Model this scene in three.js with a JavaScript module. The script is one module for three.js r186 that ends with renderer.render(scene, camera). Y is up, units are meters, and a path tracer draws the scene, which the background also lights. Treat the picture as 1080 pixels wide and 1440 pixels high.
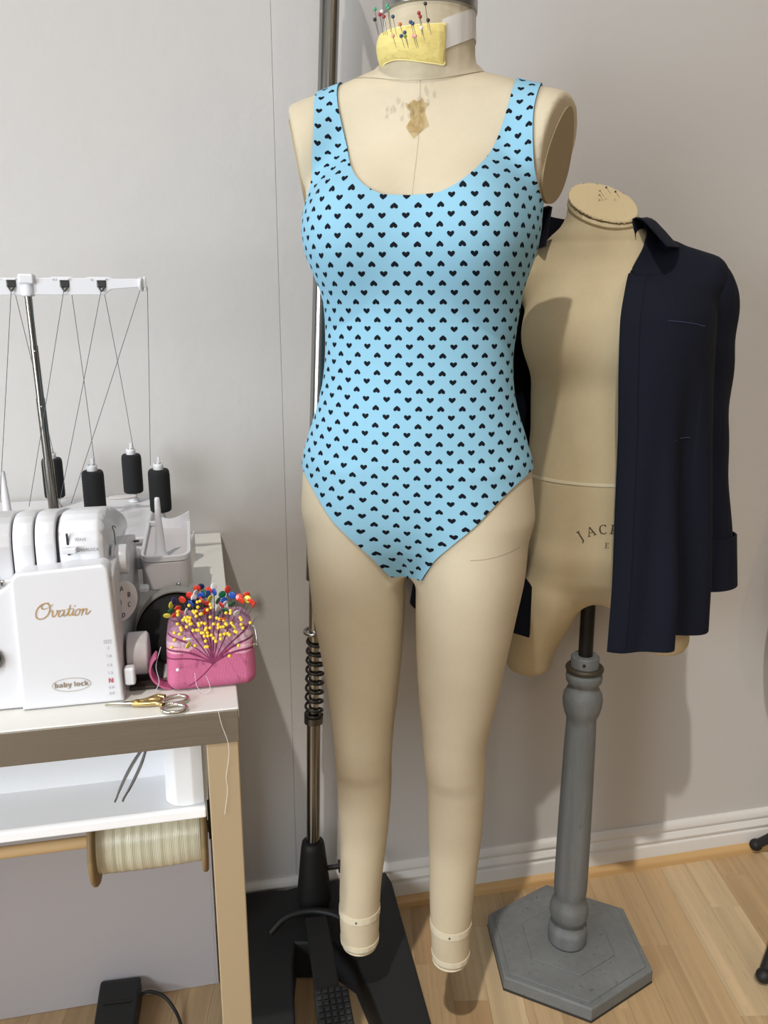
import * as THREE from 'three';
import { mergeGeometries, mergeVertices, toCreasedNormals } from 'three/addons/utils/BufferGeometryUtils.js';
import { RoundedBoxGeometry } from 'three/addons/geometries/RoundedBoxGeometry.js';
import { RectAreaLightUniformsLib } from 'three/addons/lights/RectAreaLightUniformsLib.js';

// ---------------------------------------------------------------- camera, sky, sun, exposure
const scene = new THREE.Scene();
const FOCAL = 1165, W = 1080, H = 1440, PITCH = THREE.MathUtils.degToRad(14.3), YAW = THREE.MathUtils.degToRad(12.4);
const camera = new THREE.PerspectiveCamera(2 * Math.atan(H / 2 / FOCAL) * 180 / Math.PI, W / H, 0.02, 30);
camera.position.set(0, 1.25, 1.48775);
const FW = new THREE.Vector3(Math.sin(YAW) * Math.cos(PITCH), -Math.sin(PITCH), -Math.cos(YAW) * Math.cos(PITCH));
camera.lookAt(camera.position.clone().add(FW));
camera.updateMatrixWorld();
scene.add(camera);
scene.background = new THREE.Color().setRGB(0.3, 0.32, 0.36);          // bright overcast sky seen through the window and the added ceiling opening
const renderer = new THREE.WebGLRenderer({ antialias: true });
renderer.toneMapping = THREE.LinearToneMapping;
renderer.toneMappingExposure = 1.12;
renderer.shadowMap.enabled = true;
RectAreaLightUniformsLib.init();
const sun = new THREE.DirectionalLight(new THREE.Color().setRGB(1, 0.945, 0.87), 1.4);
sun.position.set(0.4 - 0.27 * 4, 0.9 + 4, 0.3 + 0.52 * 4); sun.target.position.set(0.4, 0.9, 0.3);
sun.castShadow = true; sun.shadow.radius = 2.2; sun.shadow.mapSize.set(2048, 2048);
Object.assign(sun.shadow.camera, { left: -1.8, right: 1.8, top: 1.8, bottom: -1.8, near: 0.1, far: 9 });
scene.add(sun, sun.target);
const winLeft = new THREE.RectAreaLight(new THREE.Color().setRGB(0.86, 0.94, 1.0), 11.5, 1.8, 0.95);      // daylight at the left-hand window
winLeft.position.set(-1.70, 1.36, 1.95); winLeft.lookAt(0, 1.36, 1.95); scene.add(winLeft);
const winFront = new THREE.RectAreaLight(new THREE.Color().setRGB(1.0, 0.97, 0.93), 2.2, 1.6, 0.8);       // daylight at the window behind the photographer
winFront.position.set(0.35, 1.85, 3.55); winFront.lookAt(0.35, 1.85, 0); scene.add(winFront);

// ---------------------------------------------------------------- helpers
const V = (x, y, z) => new THREE.Vector3(x, y, z);
const RT = V(1, 0, 0).applyQuaternion(camera.quaternion), UPV = V(0, 1, 0).applyQuaternion(camera.quaternion);
const ray = (px, py) => FW.clone().addScaledVector(RT, (px - 540) / FOCAL).addScaledVector(UPV, -(py - 720) / FOCAL);
const at = (px, py, z) => { const r = ray(px, py); return camera.position.clone().addScaledVector(r, (z - camera.position.z) / r.z); };   // point at depth z
const atY = (px, py, y) => { const r = ray(px, py); return camera.position.clone().addScaledVector(r, (y - camera.position.y) / r.y); };  // point at height y
let seed = 7;
const rnd = () => { seed = (seed * 1664525 + 1013904223) % 4294967296; return seed / 4294967296; };
const used = {};
const numbered = (n) => { const k = used[n] = (used[n] ?? -1) + 1; return k ? `${n}_${String(k).padStart(3, '0')}` : n; };
const shade = (o) => { o.castShadow = true; o.receiveShadow = true; return o; };
function thing(name, label, category, p = [0, 0, 0], ry = 0, group) {
  const o = new THREE.Group(); o.name = numbered(name); o.position.set(...p); o.rotation.y = ry; scene.add(o);
  o.userData = { label, category }; if (group) o.userData.group = group;
  return o;
}
function part(name, geo, mat, parent, label) {
  const m = shade(new THREE.Mesh(geo, mat)); m.name = numbered(name); if (label) m.userData.label = label; parent.add(m); return m;
}
function struct(name, geo, mat, parent = scene) {
  const m = shade(new THREE.Mesh(geo, mat)); m.name = numbered(name); if (parent === scene) m.userData.kind = 'structure'; parent.add(m); return m;
}
const merge = (gs) => mergeGeometries(gs.map((g) => { const n = g.index ? g.toNonIndexed() : g.clone(); for (const k of Object.keys(n.attributes)) if (!['position', 'normal', 'uv'].includes(k)) n.deleteAttribute(k); return n; }));
const rbox = (w, h, d, r = 0.004, s = 3) => new RoundedBoxGeometry(w, h, d, s, Math.min(r, w / 2.01, h / 2.01, d / 2.01));
const box = (w, h, d) => new THREE.BoxGeometry(w, h, d);
const mv = (g, x, y, z) => g.translate(x, y, z);
const lathe = (pts, n = 40) => new THREE.LatheGeometry(pts.map(([r, y]) => new THREE.Vector2(Math.max(r, 1e-5), y)), n);
const tube = (pts, r, seg = 24, n = 8, closed = false) => new THREE.TubeGeometry(new THREE.CatmullRomCurve3(pts.map((p) => Array.isArray(p) ? V(...p) : p), closed), seg, r, n, closed);
function rod(a, b, r0, r1 = r0, n = 16) {                              // straight tapered bar from a to b with closed ends
  const d = b.clone().sub(a), g = new THREE.CylinderGeometry(r1, r0, d.length(), n);
  g.applyQuaternion(new THREE.Quaternion().setFromUnitVectors(V(0, 1, 0), d.clone().normalize()));
  return g.translate(...a.clone().add(b).multiplyScalar(0.5).toArray());
}
const poly = (pts) => { const s = new THREE.Shape(); pts.forEach(([x, y], i) => i ? s.lineTo(x, y) : s.moveTo(x, y)); s.closePath(); return s; };
const extr = (shape, depth, bevel = 0, seg = 2, curveSegments = 12) => new THREE.ExtrudeGeometry(shape, { depth, bevelEnabled: bevel > 0, bevelSize: bevel, bevelThickness: bevel, bevelSegments: seg, curveSegments });
// materials and textures
const S = (hex) => new THREE.Color(hex);
const std = (color, roughness = 0.6, o = {}) => new THREE.MeshStandardMaterial({ color: S(color), roughness, ...o });
function canvasTex(w, h, draw, { srgb = true, repeat } = {}) {
  const c = document.createElement('canvas'); c.width = w; c.height = h; draw(c.getContext('2d'), w, h);
  const t = new THREE.CanvasTexture(c); if (srgb) t.colorSpace = THREE.SRGBColorSpace;
  if (repeat) { t.wrapS = t.wrapT = THREE.RepeatWrapping; t.repeat.set(...repeat); }
  return t;
}
function noiseTex(n, f) {                                              // f(u, v) -> [r, g, b, a] 0..1, tiling is f's business
  const d = new Uint8Array(n * n * 4);
  for (let y = 0; y < n; y++) for (let x = 0; x < n; x++) { const c = f(x / n, y / n); for (let k = 0; k < 4; k++) d[(y * n + x) * 4 + k] = Math.max(0, Math.min(255, (c[k] ?? 1) * 255)); }
  const t = new THREE.DataTexture(d, n, n); t.magFilter = t.minFilter = THREE.LinearFilter; t.wrapS = t.wrapT = THREE.RepeatWrapping; t.needsUpdate = true; return t;
}
const hash = (x, y, s = 0) => { const q = Math.sin(x * 127.1 + y * 311.7 + s * 74.7) * 43758.5453; return q - Math.floor(q); };
function tnoise(u, v, f, s = 0, g = f) {                               // value noise that tiles over the unit square
  const x = u * f, y = v * g, i = Math.floor(x), j = Math.floor(y), a = x - i, b = y - j, e = (t) => t * t * (3 - 2 * t);
  const h = (p, q) => hash(((p % f) + f) % f, ((q % g) + g) % g, s), A = e(a), B = e(b);
  return (h(i, j) * (1 - A) + h(i + 1, j) * A) * (1 - B) + (h(i, j + 1) * (1 - A) + h(i + 1, j + 1) * A) * B;
}
// ---------------------------------------------------------------- implicit bodies
function lut(rows) {                                                   // [y, a, b, ...] -> smooth columns by height
  rows = rows.slice().sort((p, q) => p[0] - q[0]);
  const n = rows[0].length - 1, y0 = rows[0][0], y1 = rows.at(-1)[0], N = 600, T = [];
  const X = rows.map((r) => r[0]);
  for (let c = 0; c < n; c++) {                                        // monotone cubic
    const Yv = rows.map((r) => r[c + 1]), d = [], m = [];
    for (let i = 0; i < X.length - 1; i++) d.push((Yv[i + 1] - Yv[i]) / (X[i + 1] - X[i]));
    for (let i = 0; i < X.length; i++) m.push(i === 0 ? d[0] : i === X.length - 1 ? d.at(-1) : d[i - 1] * d[i] <= 0 ? 0 : 2 * d[i - 1] * d[i] / (d[i - 1] + d[i]));
    const a = new Float64Array(N + 1); let k = 0;
    for (let i = 0; i <= N; i++) {
      const y = y0 + (y1 - y0) * i / N; while (k < X.length - 2 && y > X[k + 1]) k++;
      const h = X[k + 1] - X[k], t = (y - X[k]) / h, t2 = t * t, t3 = t2 * t;
      a[i] = Yv[k] * (2 * t3 - 3 * t2 + 1) + h * m[k] * (t3 - 2 * t2 + t) + Yv[k + 1] * (3 * t2 - 2 * t3) + h * m[k + 1] * (t3 - t2);
    }
    T.push(a);
  }
  return { y0, y1, get: (c, y) => { const q = Math.max(0, Math.min(N - 1e-6, (y - y0) / (y1 - y0) * N)), i = q | 0, f = q - i; return T[c][i] * (1 - f) + T[c][i + 1] * f; } };
}
const smin = (a, b, k) => { const h = Math.max(k - Math.abs(a - b), 0) / k; return Math.min(a, b) - h * h * k / 4; };
const smax = (a, b, k) => -smin(-a, -b, k);
function limb(rows, cap = 0.012, pow = 2) {                            // rows [y, xc, a, zc, front, back]
  const L = lut(rows);
  return (x, y, z) => {
    const xc = L.get(0, y), a = L.get(1, y), zc = L.get(2, y), dx = x - xc, dz = z - zc, b = dz > 0 ? L.get(3, y) : L.get(4, y);
    const rho = pow === 2 ? Math.sqrt((dx / a) ** 2 + (dz / b) ** 2) : (Math.abs(dx / a) ** pow + Math.abs(dz / b) ** pow) ** (1 / pow);
    const l = Math.sqrt(dx * dx + dz * dz), d = rho < 1e-3 ? -Math.min(a, b) : l * (1 - 1 / rho);
    return smax(Math.max(d, -Math.min(a, b)), Math.max(y - L.y1, L.y0 - y), cap);
  };
}
const ell = (cx, cy, cz, rx, ry, rz) => (x, y, z) => { const q = Math.sqrt(((x - cx) / rx) ** 2 + ((y - cy) / ry) ** 2 + ((z - cz) / rz) ** 2); return (q - 1) * Math.min(rx, ry, rz); };
const cap = (a, b, r0, r1, flat = 1) => { const dx = b[0] - a[0], dy = b[1] - a[1], dz = b[2] - a[2], L = dx * dx + dy * dy + dz * dz; return (x, y, z) => { const t = Math.max(0, Math.min(1, ((x - a[0]) * dx + (y - a[1]) * dy + (z - a[2]) * dz) / L)); return Math.hypot(x - a[0] - dx * t, y - a[1] - dy * t, (z - a[2] - dz * t) / flat) - (r0 + (r1 - r0) * t); }; };
function gradAt(f, x, y, z, e = 4e-4) { return [(f(x + e, y, z) - f(x - e, y, z)) / (2 * e), (f(x, y + e, z) - f(x, y - e, z)) / (2 * e), (f(x, y, z + e) - f(x, y, z - e)) / (2 * e)]; }
function nets(f, [x0, x1, y0, y1, z0, z1], h, newton = 3) {            // surface nets, vertices then walked onto the surface
  const nx = Math.ceil((x1 - x0) / h) + 1, ny = Math.ceil((y1 - y0) / h) + 1, nz = Math.ceil((z1 - z0) / h) + 1, F = new Float32Array(nx * ny * nz), id = (i, j, k) => (k * ny + j) * nx + i;
  for (let k = 0; k < nz; k++) for (let j = 0; j < ny; j++) for (let i = 0; i < nx; i++) F[id(i, j, k)] = f(x0 + i * h, y0 + j * h, z0 + k * h);
  const vid = new Int32Array(nx * ny * nz).fill(-1), P = [], I = [];
  for (let k = 0; k < nz - 1; k++) for (let j = 0; j < ny - 1; j++) for (let i = 0; i < nx - 1; i++) {
    let n = 0, sx = 0, sy = 0, sz = 0; const c = [];
    for (let q = 0; q < 8; q++) c.push(F[id(i + (q & 1), j + (q >> 1 & 1), k + (q >> 2))]);
    for (let q = 0; q < 8; q++) for (const b of [1, 2, 4]) if (!(q & b)) {
      const p = q | b; if ((c[q] < 0) === (c[p] < 0)) continue;
      const t = c[q] / (c[q] - c[p]); n++;
      sx += (q & 1) + (b === 1 ? t : 0); sy += (q >> 1 & 1) + (b === 2 ? t : 0); sz += (q >> 2) + (b === 4 ? t : 0);
    }
    if (n) { vid[id(i, j, k)] = P.length / 3; P.push(x0 + (i + sx / n) * h, y0 + (j + sy / n) * h, z0 + (k + sz / n) * h); }
  }
  for (let k = 1; k < nz - 1; k++) for (let j = 1; j < ny - 1; j++) for (let i = 1; i < nx - 1; i++) {
    const s = F[id(i, j, k)] < 0;
    const quad = (a, b, c, d, flip) => { if (a < 0 || b < 0 || c < 0 || d < 0) return; flip ? I.push(a, b, c, a, c, d) : I.push(a, c, b, a, d, c); };
    if (i < nx - 1 && s !== F[id(i + 1, j, k)] < 0) quad(vid[id(i, j - 1, k - 1)], vid[id(i, j, k - 1)], vid[id(i, j, k)], vid[id(i, j - 1, k)], s);
    if (s !== F[id(i, j + 1, k)] < 0) quad(vid[id(i - 1, j, k - 1)], vid[id(i - 1, j, k)], vid[id(i, j, k)], vid[id(i, j, k - 1)], s);
    if (s !== F[id(i, j, k + 1)] < 0) quad(vid[id(i - 1, j - 1, k)], vid[id(i, j - 1, k)], vid[id(i, j, k)], vid[id(i - 1, j, k)], s);
  }
  for (let it = 0; it < newton; it++) for (let v = 0; v < P.length; v += 3) {
    const d = f(P[v], P[v + 1], P[v + 2]), g = gradAt(f, P[v], P[v + 1], P[v + 2]), m = g[0] ** 2 + g[1] ** 2 + g[2] ** 2 + 1e-6, st = Math.max(-h * 0.6, Math.min(h * 0.6, d / Math.sqrt(m))) / Math.sqrt(m);
    for (let c = 0; c < 3; c++) P[v + c] -= g[c] * st;
  }
  return { P, I };
}
function bodyGeo(f, bounds, h, uv = (x, y, z) => [x + z * 0.7, y]) {
  const { P, I } = nets(f, bounds, h), N = [], U = [];
  for (let v = 0; v < P.length; v += 3) { const g = gradAt(f, P[v], P[v + 1], P[v + 2], 1.2e-3), l = Math.hypot(...g) || 1; N.push(g[0] / l, g[1] / l, g[2] / l); U.push(...uv(P[v], P[v + 1], P[v + 2])); }
  const g = new THREE.BufferGeometry(); g.setAttribute('position', new THREE.Float32BufferAttribute(P, 3)); g.setAttribute('normal', new THREE.Float32BufferAttribute(N, 3)); g.setAttribute('uv', new THREE.Float32BufferAttribute(U, 2)); g.setIndex(I);
  return g;
}
// cloth cut out of the surface f = 0 where keep(x, y, z) > 0, with thickness t towards the inside; returns [cloth, rim]
function clothGeo(f, bounds, h, keep, t, uv) {
  const { P, I } = nets(f, bounds, h), K = []; for (let v = 0; v < P.length; v += 3) K.push(keep(P[v], P[v + 1], P[v + 2]));
  const out = [], rim = [], cut = new Map();
  const mid = (a, b) => { const key = a < b ? `${a},${b}` : `${b},${a}`; if (!cut.has(key)) { const s = K[a] / (K[a] - K[b]); cut.set(key, P.length / 3); for (let c = 0; c < 3; c++) P.push(P[a * 3 + c] + (P[b * 3 + c] - P[a * 3 + c]) * s); K.push(0); } return cut.get(key); };
  for (let i = 0; i < I.length; i += 3) {
    const T = [I[i], I[i + 1], I[i + 2]], q = []; let e = [];
    for (let k = 0; k < 3; k++) { const a = T[k], b = T[(k + 1) % 3]; if (K[a] > 0) q.push(a); if ((K[a] > 0) !== (K[b] > 0)) { const m = mid(a, b); q.push(m); e.push([m, K[a] > 0]); } }
    for (let k = 1; k < q.length - 1; k++) out.push(q[0], q[k], q[k + 1]);
    if (e.length === 2) { const o = e.find((x) => x[1])[0], n = e.find((x) => !x[1])[0]; rim.push(o, n); }
  }
  const N = [], U = []; for (let v = 0; v < P.length; v += 3) { const g = gradAt(f, P[v], P[v + 1], P[v + 2], 1.2e-3), l = Math.hypot(...g) || 1; N.push(g[0] / l, g[1] / l, g[2] / l); U.push(...uv(P[v], P[v + 1], P[v + 2])); }
  const n = P.length / 3, P2 = P.map((p, i) => p - N[i] * t), N2 = N.map((x) => -x), idx = out.slice();
  for (let i = 0; i < out.length; i += 3) idx.push(out[i] + n, out[i + 2] + n, out[i + 1] + n);
  const mk = (p, nn, u, ix) => { const g = new THREE.BufferGeometry(); g.setAttribute('position', new THREE.Float32BufferAttribute(p, 3)); g.setAttribute('normal', new THREE.Float32BufferAttribute(nn, 3)); g.setAttribute('uv', new THREE.Float32BufferAttribute(u, 2)); g.setIndex(ix); return g; };
  const cloth = mk([...P, ...P2], [...N, ...N2], [...U, ...U], idx), rp = [], rn = [];
  for (let i = 0; i < rim.length; i += 2) {
    const [a, b] = [rim[i], rim[i + 1]], A = V(P[a * 3], P[a * 3 + 1], P[a * 3 + 2]), B = V(P[b * 3], P[b * 3 + 1], P[b * 3 + 2]), A2 = V(P2[a * 3], P2[a * 3 + 1], P2[a * 3 + 2]), B2 = V(P2[b * 3], P2[b * 3 + 1], P2[b * 3 + 2]);
    const nn = B.clone().sub(A).cross(A2.clone().sub(A)).normalize().negate();
    for (const p of [A, B2, B, A, A2, B2]) { rp.push(p.x, p.y, p.z); rn.push(nn.x, nn.y, nn.z); }
  }
  const rg = new THREE.BufferGeometry(); rg.setAttribute('position', new THREE.Float32BufferAttribute(rp, 3)); rg.setAttribute('normal', new THREE.Float32BufferAttribute(rn, 3)); rg.setAttribute('uv', new THREE.Float32BufferAttribute(new Array(rp.length / 3 * 2).fill(0), 2));
  return [cloth, rg];
}
function hit(f, o, d, far = 0.4) {                                     // from outside inwards along -d: distance of the surface from o
  let a = far; for (let i = 0; i < 200; i++) { const s = f(o[0] + d[0] * a, o[1] + d[1] * a, o[2] + d[2] * a); if (s < 2e-5 || a < 0.001) break; a -= Math.max(1e-4, s * 0.7); } return a;
}
// a band laid round a body: angle range, bottom and top heights by angle, standing off by off, thickness th
function band(f, c, th0, th1, yb, yt, off, th, n = 60, m = 4) {
  const outer = [], inner = [];
  for (let i = 0; i <= n; i++) { const a = th0 + (th1 - th0) * i / n, d = [Math.sin(a), 0, Math.cos(a)]; for (let j = 0; j <= m; j++) { const y = yb(a) + (yt(a) - yb(a)) * j / m, r = hit(f, [c[0], y, c[1]], d, 0.3); for (const [L, o] of [[outer, off + th], [inner, off]]) L.push([c[0] + d[0] * (r + o), y, c[1] + d[2] * (r + o)]); } }
  return shell(outer, inner, n, m);
}
function shell(outer, inner, n, m) {                                   // two (n+1) x (m+1) grids of points -> a closed sheet
  const P = [], U = [], I = [], q = (n + 1) * (m + 1), id = (i, j) => i * (m + 1) + j;
  for (const L of [outer, inner]) L.forEach((p, k) => { P.push(...p); U.push(Math.floor(k / (m + 1)) / n, (k % (m + 1)) / m); });
  for (let i = 0; i < n; i++) for (let j = 0; j < m; j++) { const a = id(i, j), b = id(i + 1, j), c = id(i + 1, j + 1), d = id(i, j + 1); I.push(a, b, c, a, c, d, a + q, c + q, b + q, a + q, d + q, c + q); }
  const edge = (a, b) => I.push(a, a + q, b + q, a, b + q, b);
  for (let i = 0; i < n; i++) { edge(id(i, 0), id(i + 1, 0)); edge(id(i + 1, m), id(i, m)); }
  for (let j = 0; j < m; j++) { edge(id(0, j + 1), id(0, j)); edge(id(n, j), id(n, j + 1)); }
  const g = new THREE.BufferGeometry(); g.setAttribute('position', new THREE.Float32BufferAttribute(P, 3)); g.setAttribute('uv', new THREE.Float32BufferAttribute(U, 2)); g.setIndex(I);
  return toCreasedNormals(g, 0.9);
}
function sheet(fn, n, m, t) {                                          // fn(u, v) -> [x, y, z]; thickness t along the normal
  const O = [], N = [];
  for (let i = 0; i <= n; i++) for (let j = 0; j <= m; j++) {
    const u = i / n, v = j / m, e = 1e-3, p = V(...fn(u, v)), a = V(...fn(u + e, v)).sub(V(...fn(u - e, v))), b = V(...fn(u, v + e)).sub(V(...fn(u, v - e)));
    const nn = a.cross(b).normalize(); O.push(p.clone().addScaledVector(nn, t / 2).toArray()); N.push(p.addScaledVector(nn, -t / 2).toArray());
  }
  return shell(O, N, n, m);
}
// a flat print that follows a body's front: grid over x, y, dropped onto f
function frontPatch(f, x0, x1, y0, y1, nx, ny, off = 0.0006) {
  const g = new THREE.PlaneGeometry(1, 1, nx, ny), p = g.attributes.position;
  for (let i = 0; i < p.count; i++) { const x = x0 + (p.getX(i) + 0.5) * (x1 - x0), y = y0 + (p.getY(i) + 0.5) * (y1 - y0); p.setXYZ(i, x, y, hit(f, [x, y, -0.02], [0, 0, 1], 0.3) - 0.02 + off); }
  g.computeVertexNormals(); return g;
}
const decalMat = (tex, roughness = 0.7) => new THREE.MeshStandardMaterial({ map: tex, transparent: true, roughness });
// a print on a flat face: centre, size, direction to the right and up
function print(tex, c, w, h, right, up, parent, name, label, rough) {
  const g = new THREE.PlaneGeometry(w, h), m = new THREE.Matrix4().makeBasis(right, up, right.clone().cross(up)).setPosition(c); g.applyMatrix4(m);
  return part(name, g, decalMat(tex, rough), parent, label);
}
// ---------------------------------------------------------------- the room
const wallMat = new THREE.MeshStandardMaterial({ color: S('#c6c3c0'), roughness: 0.62, bumpMap: noiseTex(256, (u, v) => { const n = tnoise(u, v, 24, 1) * 0.5 + tnoise(u, v, 64, 2) * 0.3 + tnoise(u, v, 128, 3) * 0.2; return [n, n, n, 1]; }), bumpScale: 0.0006 });
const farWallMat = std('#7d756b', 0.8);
const whiteMat = std('#d9d8d6', 0.45), ceilMat = std('#c4bdb1', 0.8);
const CEIL = 2.5, RX0 = -1.75, RX1 = 2.7, RZ = 3.6;
{
  const g = mv(box(RX1 - RX0 + 0.3, CEIL + 0.3, 0.14), (RX0 + RX1) / 2, CEIL / 2, -0.072);
  const w = struct('wall_back', g, wallMat);
  let x = RX0; for (const e of [0.1412, RX1]) {      // lining paper hung in drops, butted with hairline seams
    const s = mv(box(e - x - 0.0006, CEIL, 0.002), (e + x) / 2, CEIL / 2, -0.001), uv = s.attributes.uv; for (let i = 0; i < uv.count; i++) uv.setXY(i, uv.getX(i) * (e - x) * 2, uv.getY(i) * CEIL * 2);
    struct('wallpaper_drop', s, wallMat, w); x = e;
  }
  struct('wall_right', mv(box(0.14, CEIL + 0.3, RZ), RX1 + 0.07, CEIL / 2, RZ / 2), farWallMat);
  {                                                                    // wall behind the photographer, with its window
    const a = -0.5, b = 1.2, y0 = 1.42, y1 = 2.28, z = RZ + 0.07;
    const Fw = struct('wall_front', mv(box(a - RX0 + 0.15, CEIL + 0.3, 0.14), (RX0 - 0.15 + a) / 2, CEIL / 2, z), farWallMat);
    struct('wall_panel', mv(box(RX1 + 0.15 - b, CEIL + 0.3, 0.14), (RX1 + 0.15 + b) / 2, CEIL / 2, z), farWallMat, Fw);
    struct('wall_panel', mv(box(b - a, y0 + 0.15, 0.14), (a + b) / 2, (y0 - 0.15) / 2, z), farWallMat, Fw);
    struct('wall_panel', mv(box(b - a, CEIL + 0.15 - y1, 0.14), (a + b) / 2, (CEIL + 0.15 + y1) / 2, z), farWallMat, Fw);
    const w2 = struct('window_2', merge([...[a, (a + b) / 2, b].map((x) => mv(box(0.05, y1 - y0, 0.06), x, (y0 + y1) / 2, z)), ...[y0, y1].map((y) => mv(box(b - a, 0.05, 0.06), (a + b) / 2, y, z))]), whiteMat);
    for (const x of [(3 * a + b) / 4, (a + 3 * b) / 4]) struct('pane', mv(box((b - a) / 2 - 0.05, y1 - y0 - 0.05, 0.004), x, (y0 + y1) / 2, z), new THREE.MeshPhysicalMaterial({ color: 0xffffff, roughness: 0, transmission: 1, thickness: 0 }), w2);
  }
  // left wall with a window opening
  const wz0 = 1.05, wz1 = 2.85, wy0 = 0.87, wy1 = 1.86;
  const L = struct('wall_left', mv(box(0.14, CEIL + 0.3, wz0), RX0 - 0.07, CEIL / 2, wz0 / 2), wallMat);
  struct('wall_panel', mv(box(0.14, CEIL + 0.3, RZ - wz1), RX0 - 0.07, CEIL / 2, (RZ + wz1) / 2), wallMat, L);
  struct('wall_panel', mv(box(0.14, wy0 + 0.15, wz1 - wz0), RX0 - 0.07, (wy0 - 0.15) / 2, (wz0 + wz1) / 2), wallMat, L);
  struct('wall_panel', mv(box(0.14, CEIL + 0.15 - wy1, wz1 - wz0), RX0 - 0.07, (CEIL + 0.15 + wy1) / 2, (wz0 + wz1) / 2), wallMat, L);
  const zc = (wz0 + wz1) / 2, fr = [];
  for (const [a, b] of [[wz0, 0.05], [wz1, 0.05], [zc, 0.05]]) fr.push(mv(box(0.06, wy1 - wy0, b), RX0 - 0.08, (wy0 + wy1) / 2, a));
  for (const y of [wy0, wy1]) fr.push(mv(box(0.06, 0.05, wz1 - wz0), RX0 - 0.08, y, zc));
  const win = struct('window_1', merge(fr), whiteMat);
  struct('window_sill', mv(rbox(0.2, 0.03, wz1 - wz0 + 0.1), RX0 + 0.03, wy0 + 0.01, zc), whiteMat, win);
  const pane = new THREE.MeshPhysicalMaterial({ color: 0xffffff, roughness: 0, transmission: 1, thickness: 0 });
  struct('pane', mv(box(0.004, wy1 - wy0 - 0.05, (wz1 - wz0) / 2 - 0.05), RX0 - 0.08, (wy0 + wy1) / 2, (wz0 + zc) / 2), pane, win);
  struct('pane', mv(box(0.004, wy1 - wy0 - 0.05, (wz1 - wz0) / 2 - 0.05), RX0 - 0.08, (wy0 + wy1) / 2, (wz1 + zc) / 2), pane, win);
  // ceiling with an opening added so the sun reaches the work corner
  const sx0 = -1.35, sx1 = 1.15, sz0 = 0.25, sz1 = 2.1, T = 0.12, cy = CEIL + T / 2;
  const C = struct('ceiling', mv(box(RX1 - RX0, T, sz0), (RX0 + RX1) / 2, cy, sz0 / 2), ceilMat);
  struct('ceiling_panel', mv(box(RX1 - RX0, T, RZ - sz1), (RX0 + RX1) / 2, cy, (RZ + sz1) / 2), ceilMat, C);
  struct('ceiling_panel', mv(box(sx0 - RX0, T, sz1 - sz0), (RX0 + sx0) / 2, cy, (sz0 + sz1) / 2), ceilMat, C);
  struct('ceiling_panel', mv(box(RX1 - sx1, T, sz1 - sz0), (RX1 + sx1) / 2, cy, (sz0 + sz1) / 2), ceilMat, C);
  // floor: beech strips laid at a slight angle to the wall, a plain slab under and beyond them
  const F = struct('floor', mv(box(RX1 - RX0 + 0.3, 0.1, RZ + 0.3), (RX0 + RX1) / 2, -0.055, RZ / 2), std('#b99a72', 0.45));
  const wood = (base, s) => noiseTex(256, (u, v) => {
    const g = tnoise(u, v, 40, s, 3) * 0.5 + tnoise(u, v, 90, s + 1, 5) * 0.3 + tnoise(u, v, 8, s + 2, 2) * 0.6, k = 0.9 + 0.14 * (g - 0.7), fl = tnoise(u, v, 120, s + 5, 24) > 0.86 ? 0.96 : 1;
    return [base[0] * k * fl, base[1] * k * fl, base[2] * k * fl, 1];
  });
  const woods = [[0.80, 0.68, 0.52], [0.765, 0.64, 0.475], [0.845, 0.74, 0.585], [0.79, 0.665, 0.50], [0.745, 0.615, 0.455]].map((b, i) => { const t = wood(b, i * 7 + 3); t.colorSpace = THREE.SRGBColorSpace; return new THREE.MeshPhysicalMaterial({ map: t, roughness: 0.42, clearcoat: 0.15, clearcoatRoughness: 0.3 }); });
  const ang = -0.178, dir = V(Math.sin(ang), 0, Math.cos(ang)), sideV = V(Math.cos(ang), 0, -Math.sin(ang)), sw = 0.064;
  for (let r = -28; r < 18; r++) {
    let s = -0.12 - rnd() * 0.35; const o = V(0.903, 0, 0).addScaledVector(sideV, (r + 0.5) * sw);
    while (s < 1.3) {
      const len = 0.28 + rnd() * 0.34, c = o.clone().addScaledVector(dir, s + len / 2);
      if (c.x > -0.75 && c.x < 1.75) {
        const g = rbox(sw - 0.0002, 0.008, len - 0.0002, 0.0004, 1), uv = g.attributes.uv, ps = g.attributes.position, du = rnd(), dv = rnd();
        for (let i = 0; i < uv.count; i++) uv.setXY(i, ps.getX(i) * 4 + du, ps.getZ(i) * 1.1 + dv);
        const m = struct('plank', g, woods[Math.min(4, Math.floor(rnd() * 5))], F); m.position.set(c.x, -0.004, c.z); m.rotation.y = ang;
      }
      s += len;
    }
  }
  // skirting with a moulded top and a beech quadrant along its foot
  const prof = new THREE.Shape(); prof.moveTo(0, 0); prof.lineTo(0.019, 0); prof.lineTo(0.019, 0.046); prof.quadraticCurveTo(0.0185, 0.049, 0.0145, 0.0495); prof.lineTo(0.0145, 0.0515); prof.quadraticCurveTo(0.0195, 0.056, 0.0165, 0.063); prof.quadraticCurveTo(0.013, 0.068, 0.0095, 0.0715); prof.lineTo(0.0095, 0.0735); prof.quadraticCurveTo(0.0125, 0.0745, 0.012, 0.079); prof.quadraticCurveTo(0.010, 0.089, 0.004, 0.094); prof.lineTo(0, 0.094); prof.closePath();
  const sk = extr(prof, RX1 - RX0, 0, 1, 10); sk.rotateY(-Math.PI / 2); sk.translate(RX1, 0, 0);
  struct('baseboard_back', toCreasedNormals(sk, 0.5), std('#d6d3cf', 0.35));
  const q = new THREE.Shape(); q.moveTo(0, 0); q.lineTo(0.014, 0); q.quadraticCurveTo(0.014, 0.018, 0, 0.019); q.closePath();
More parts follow.
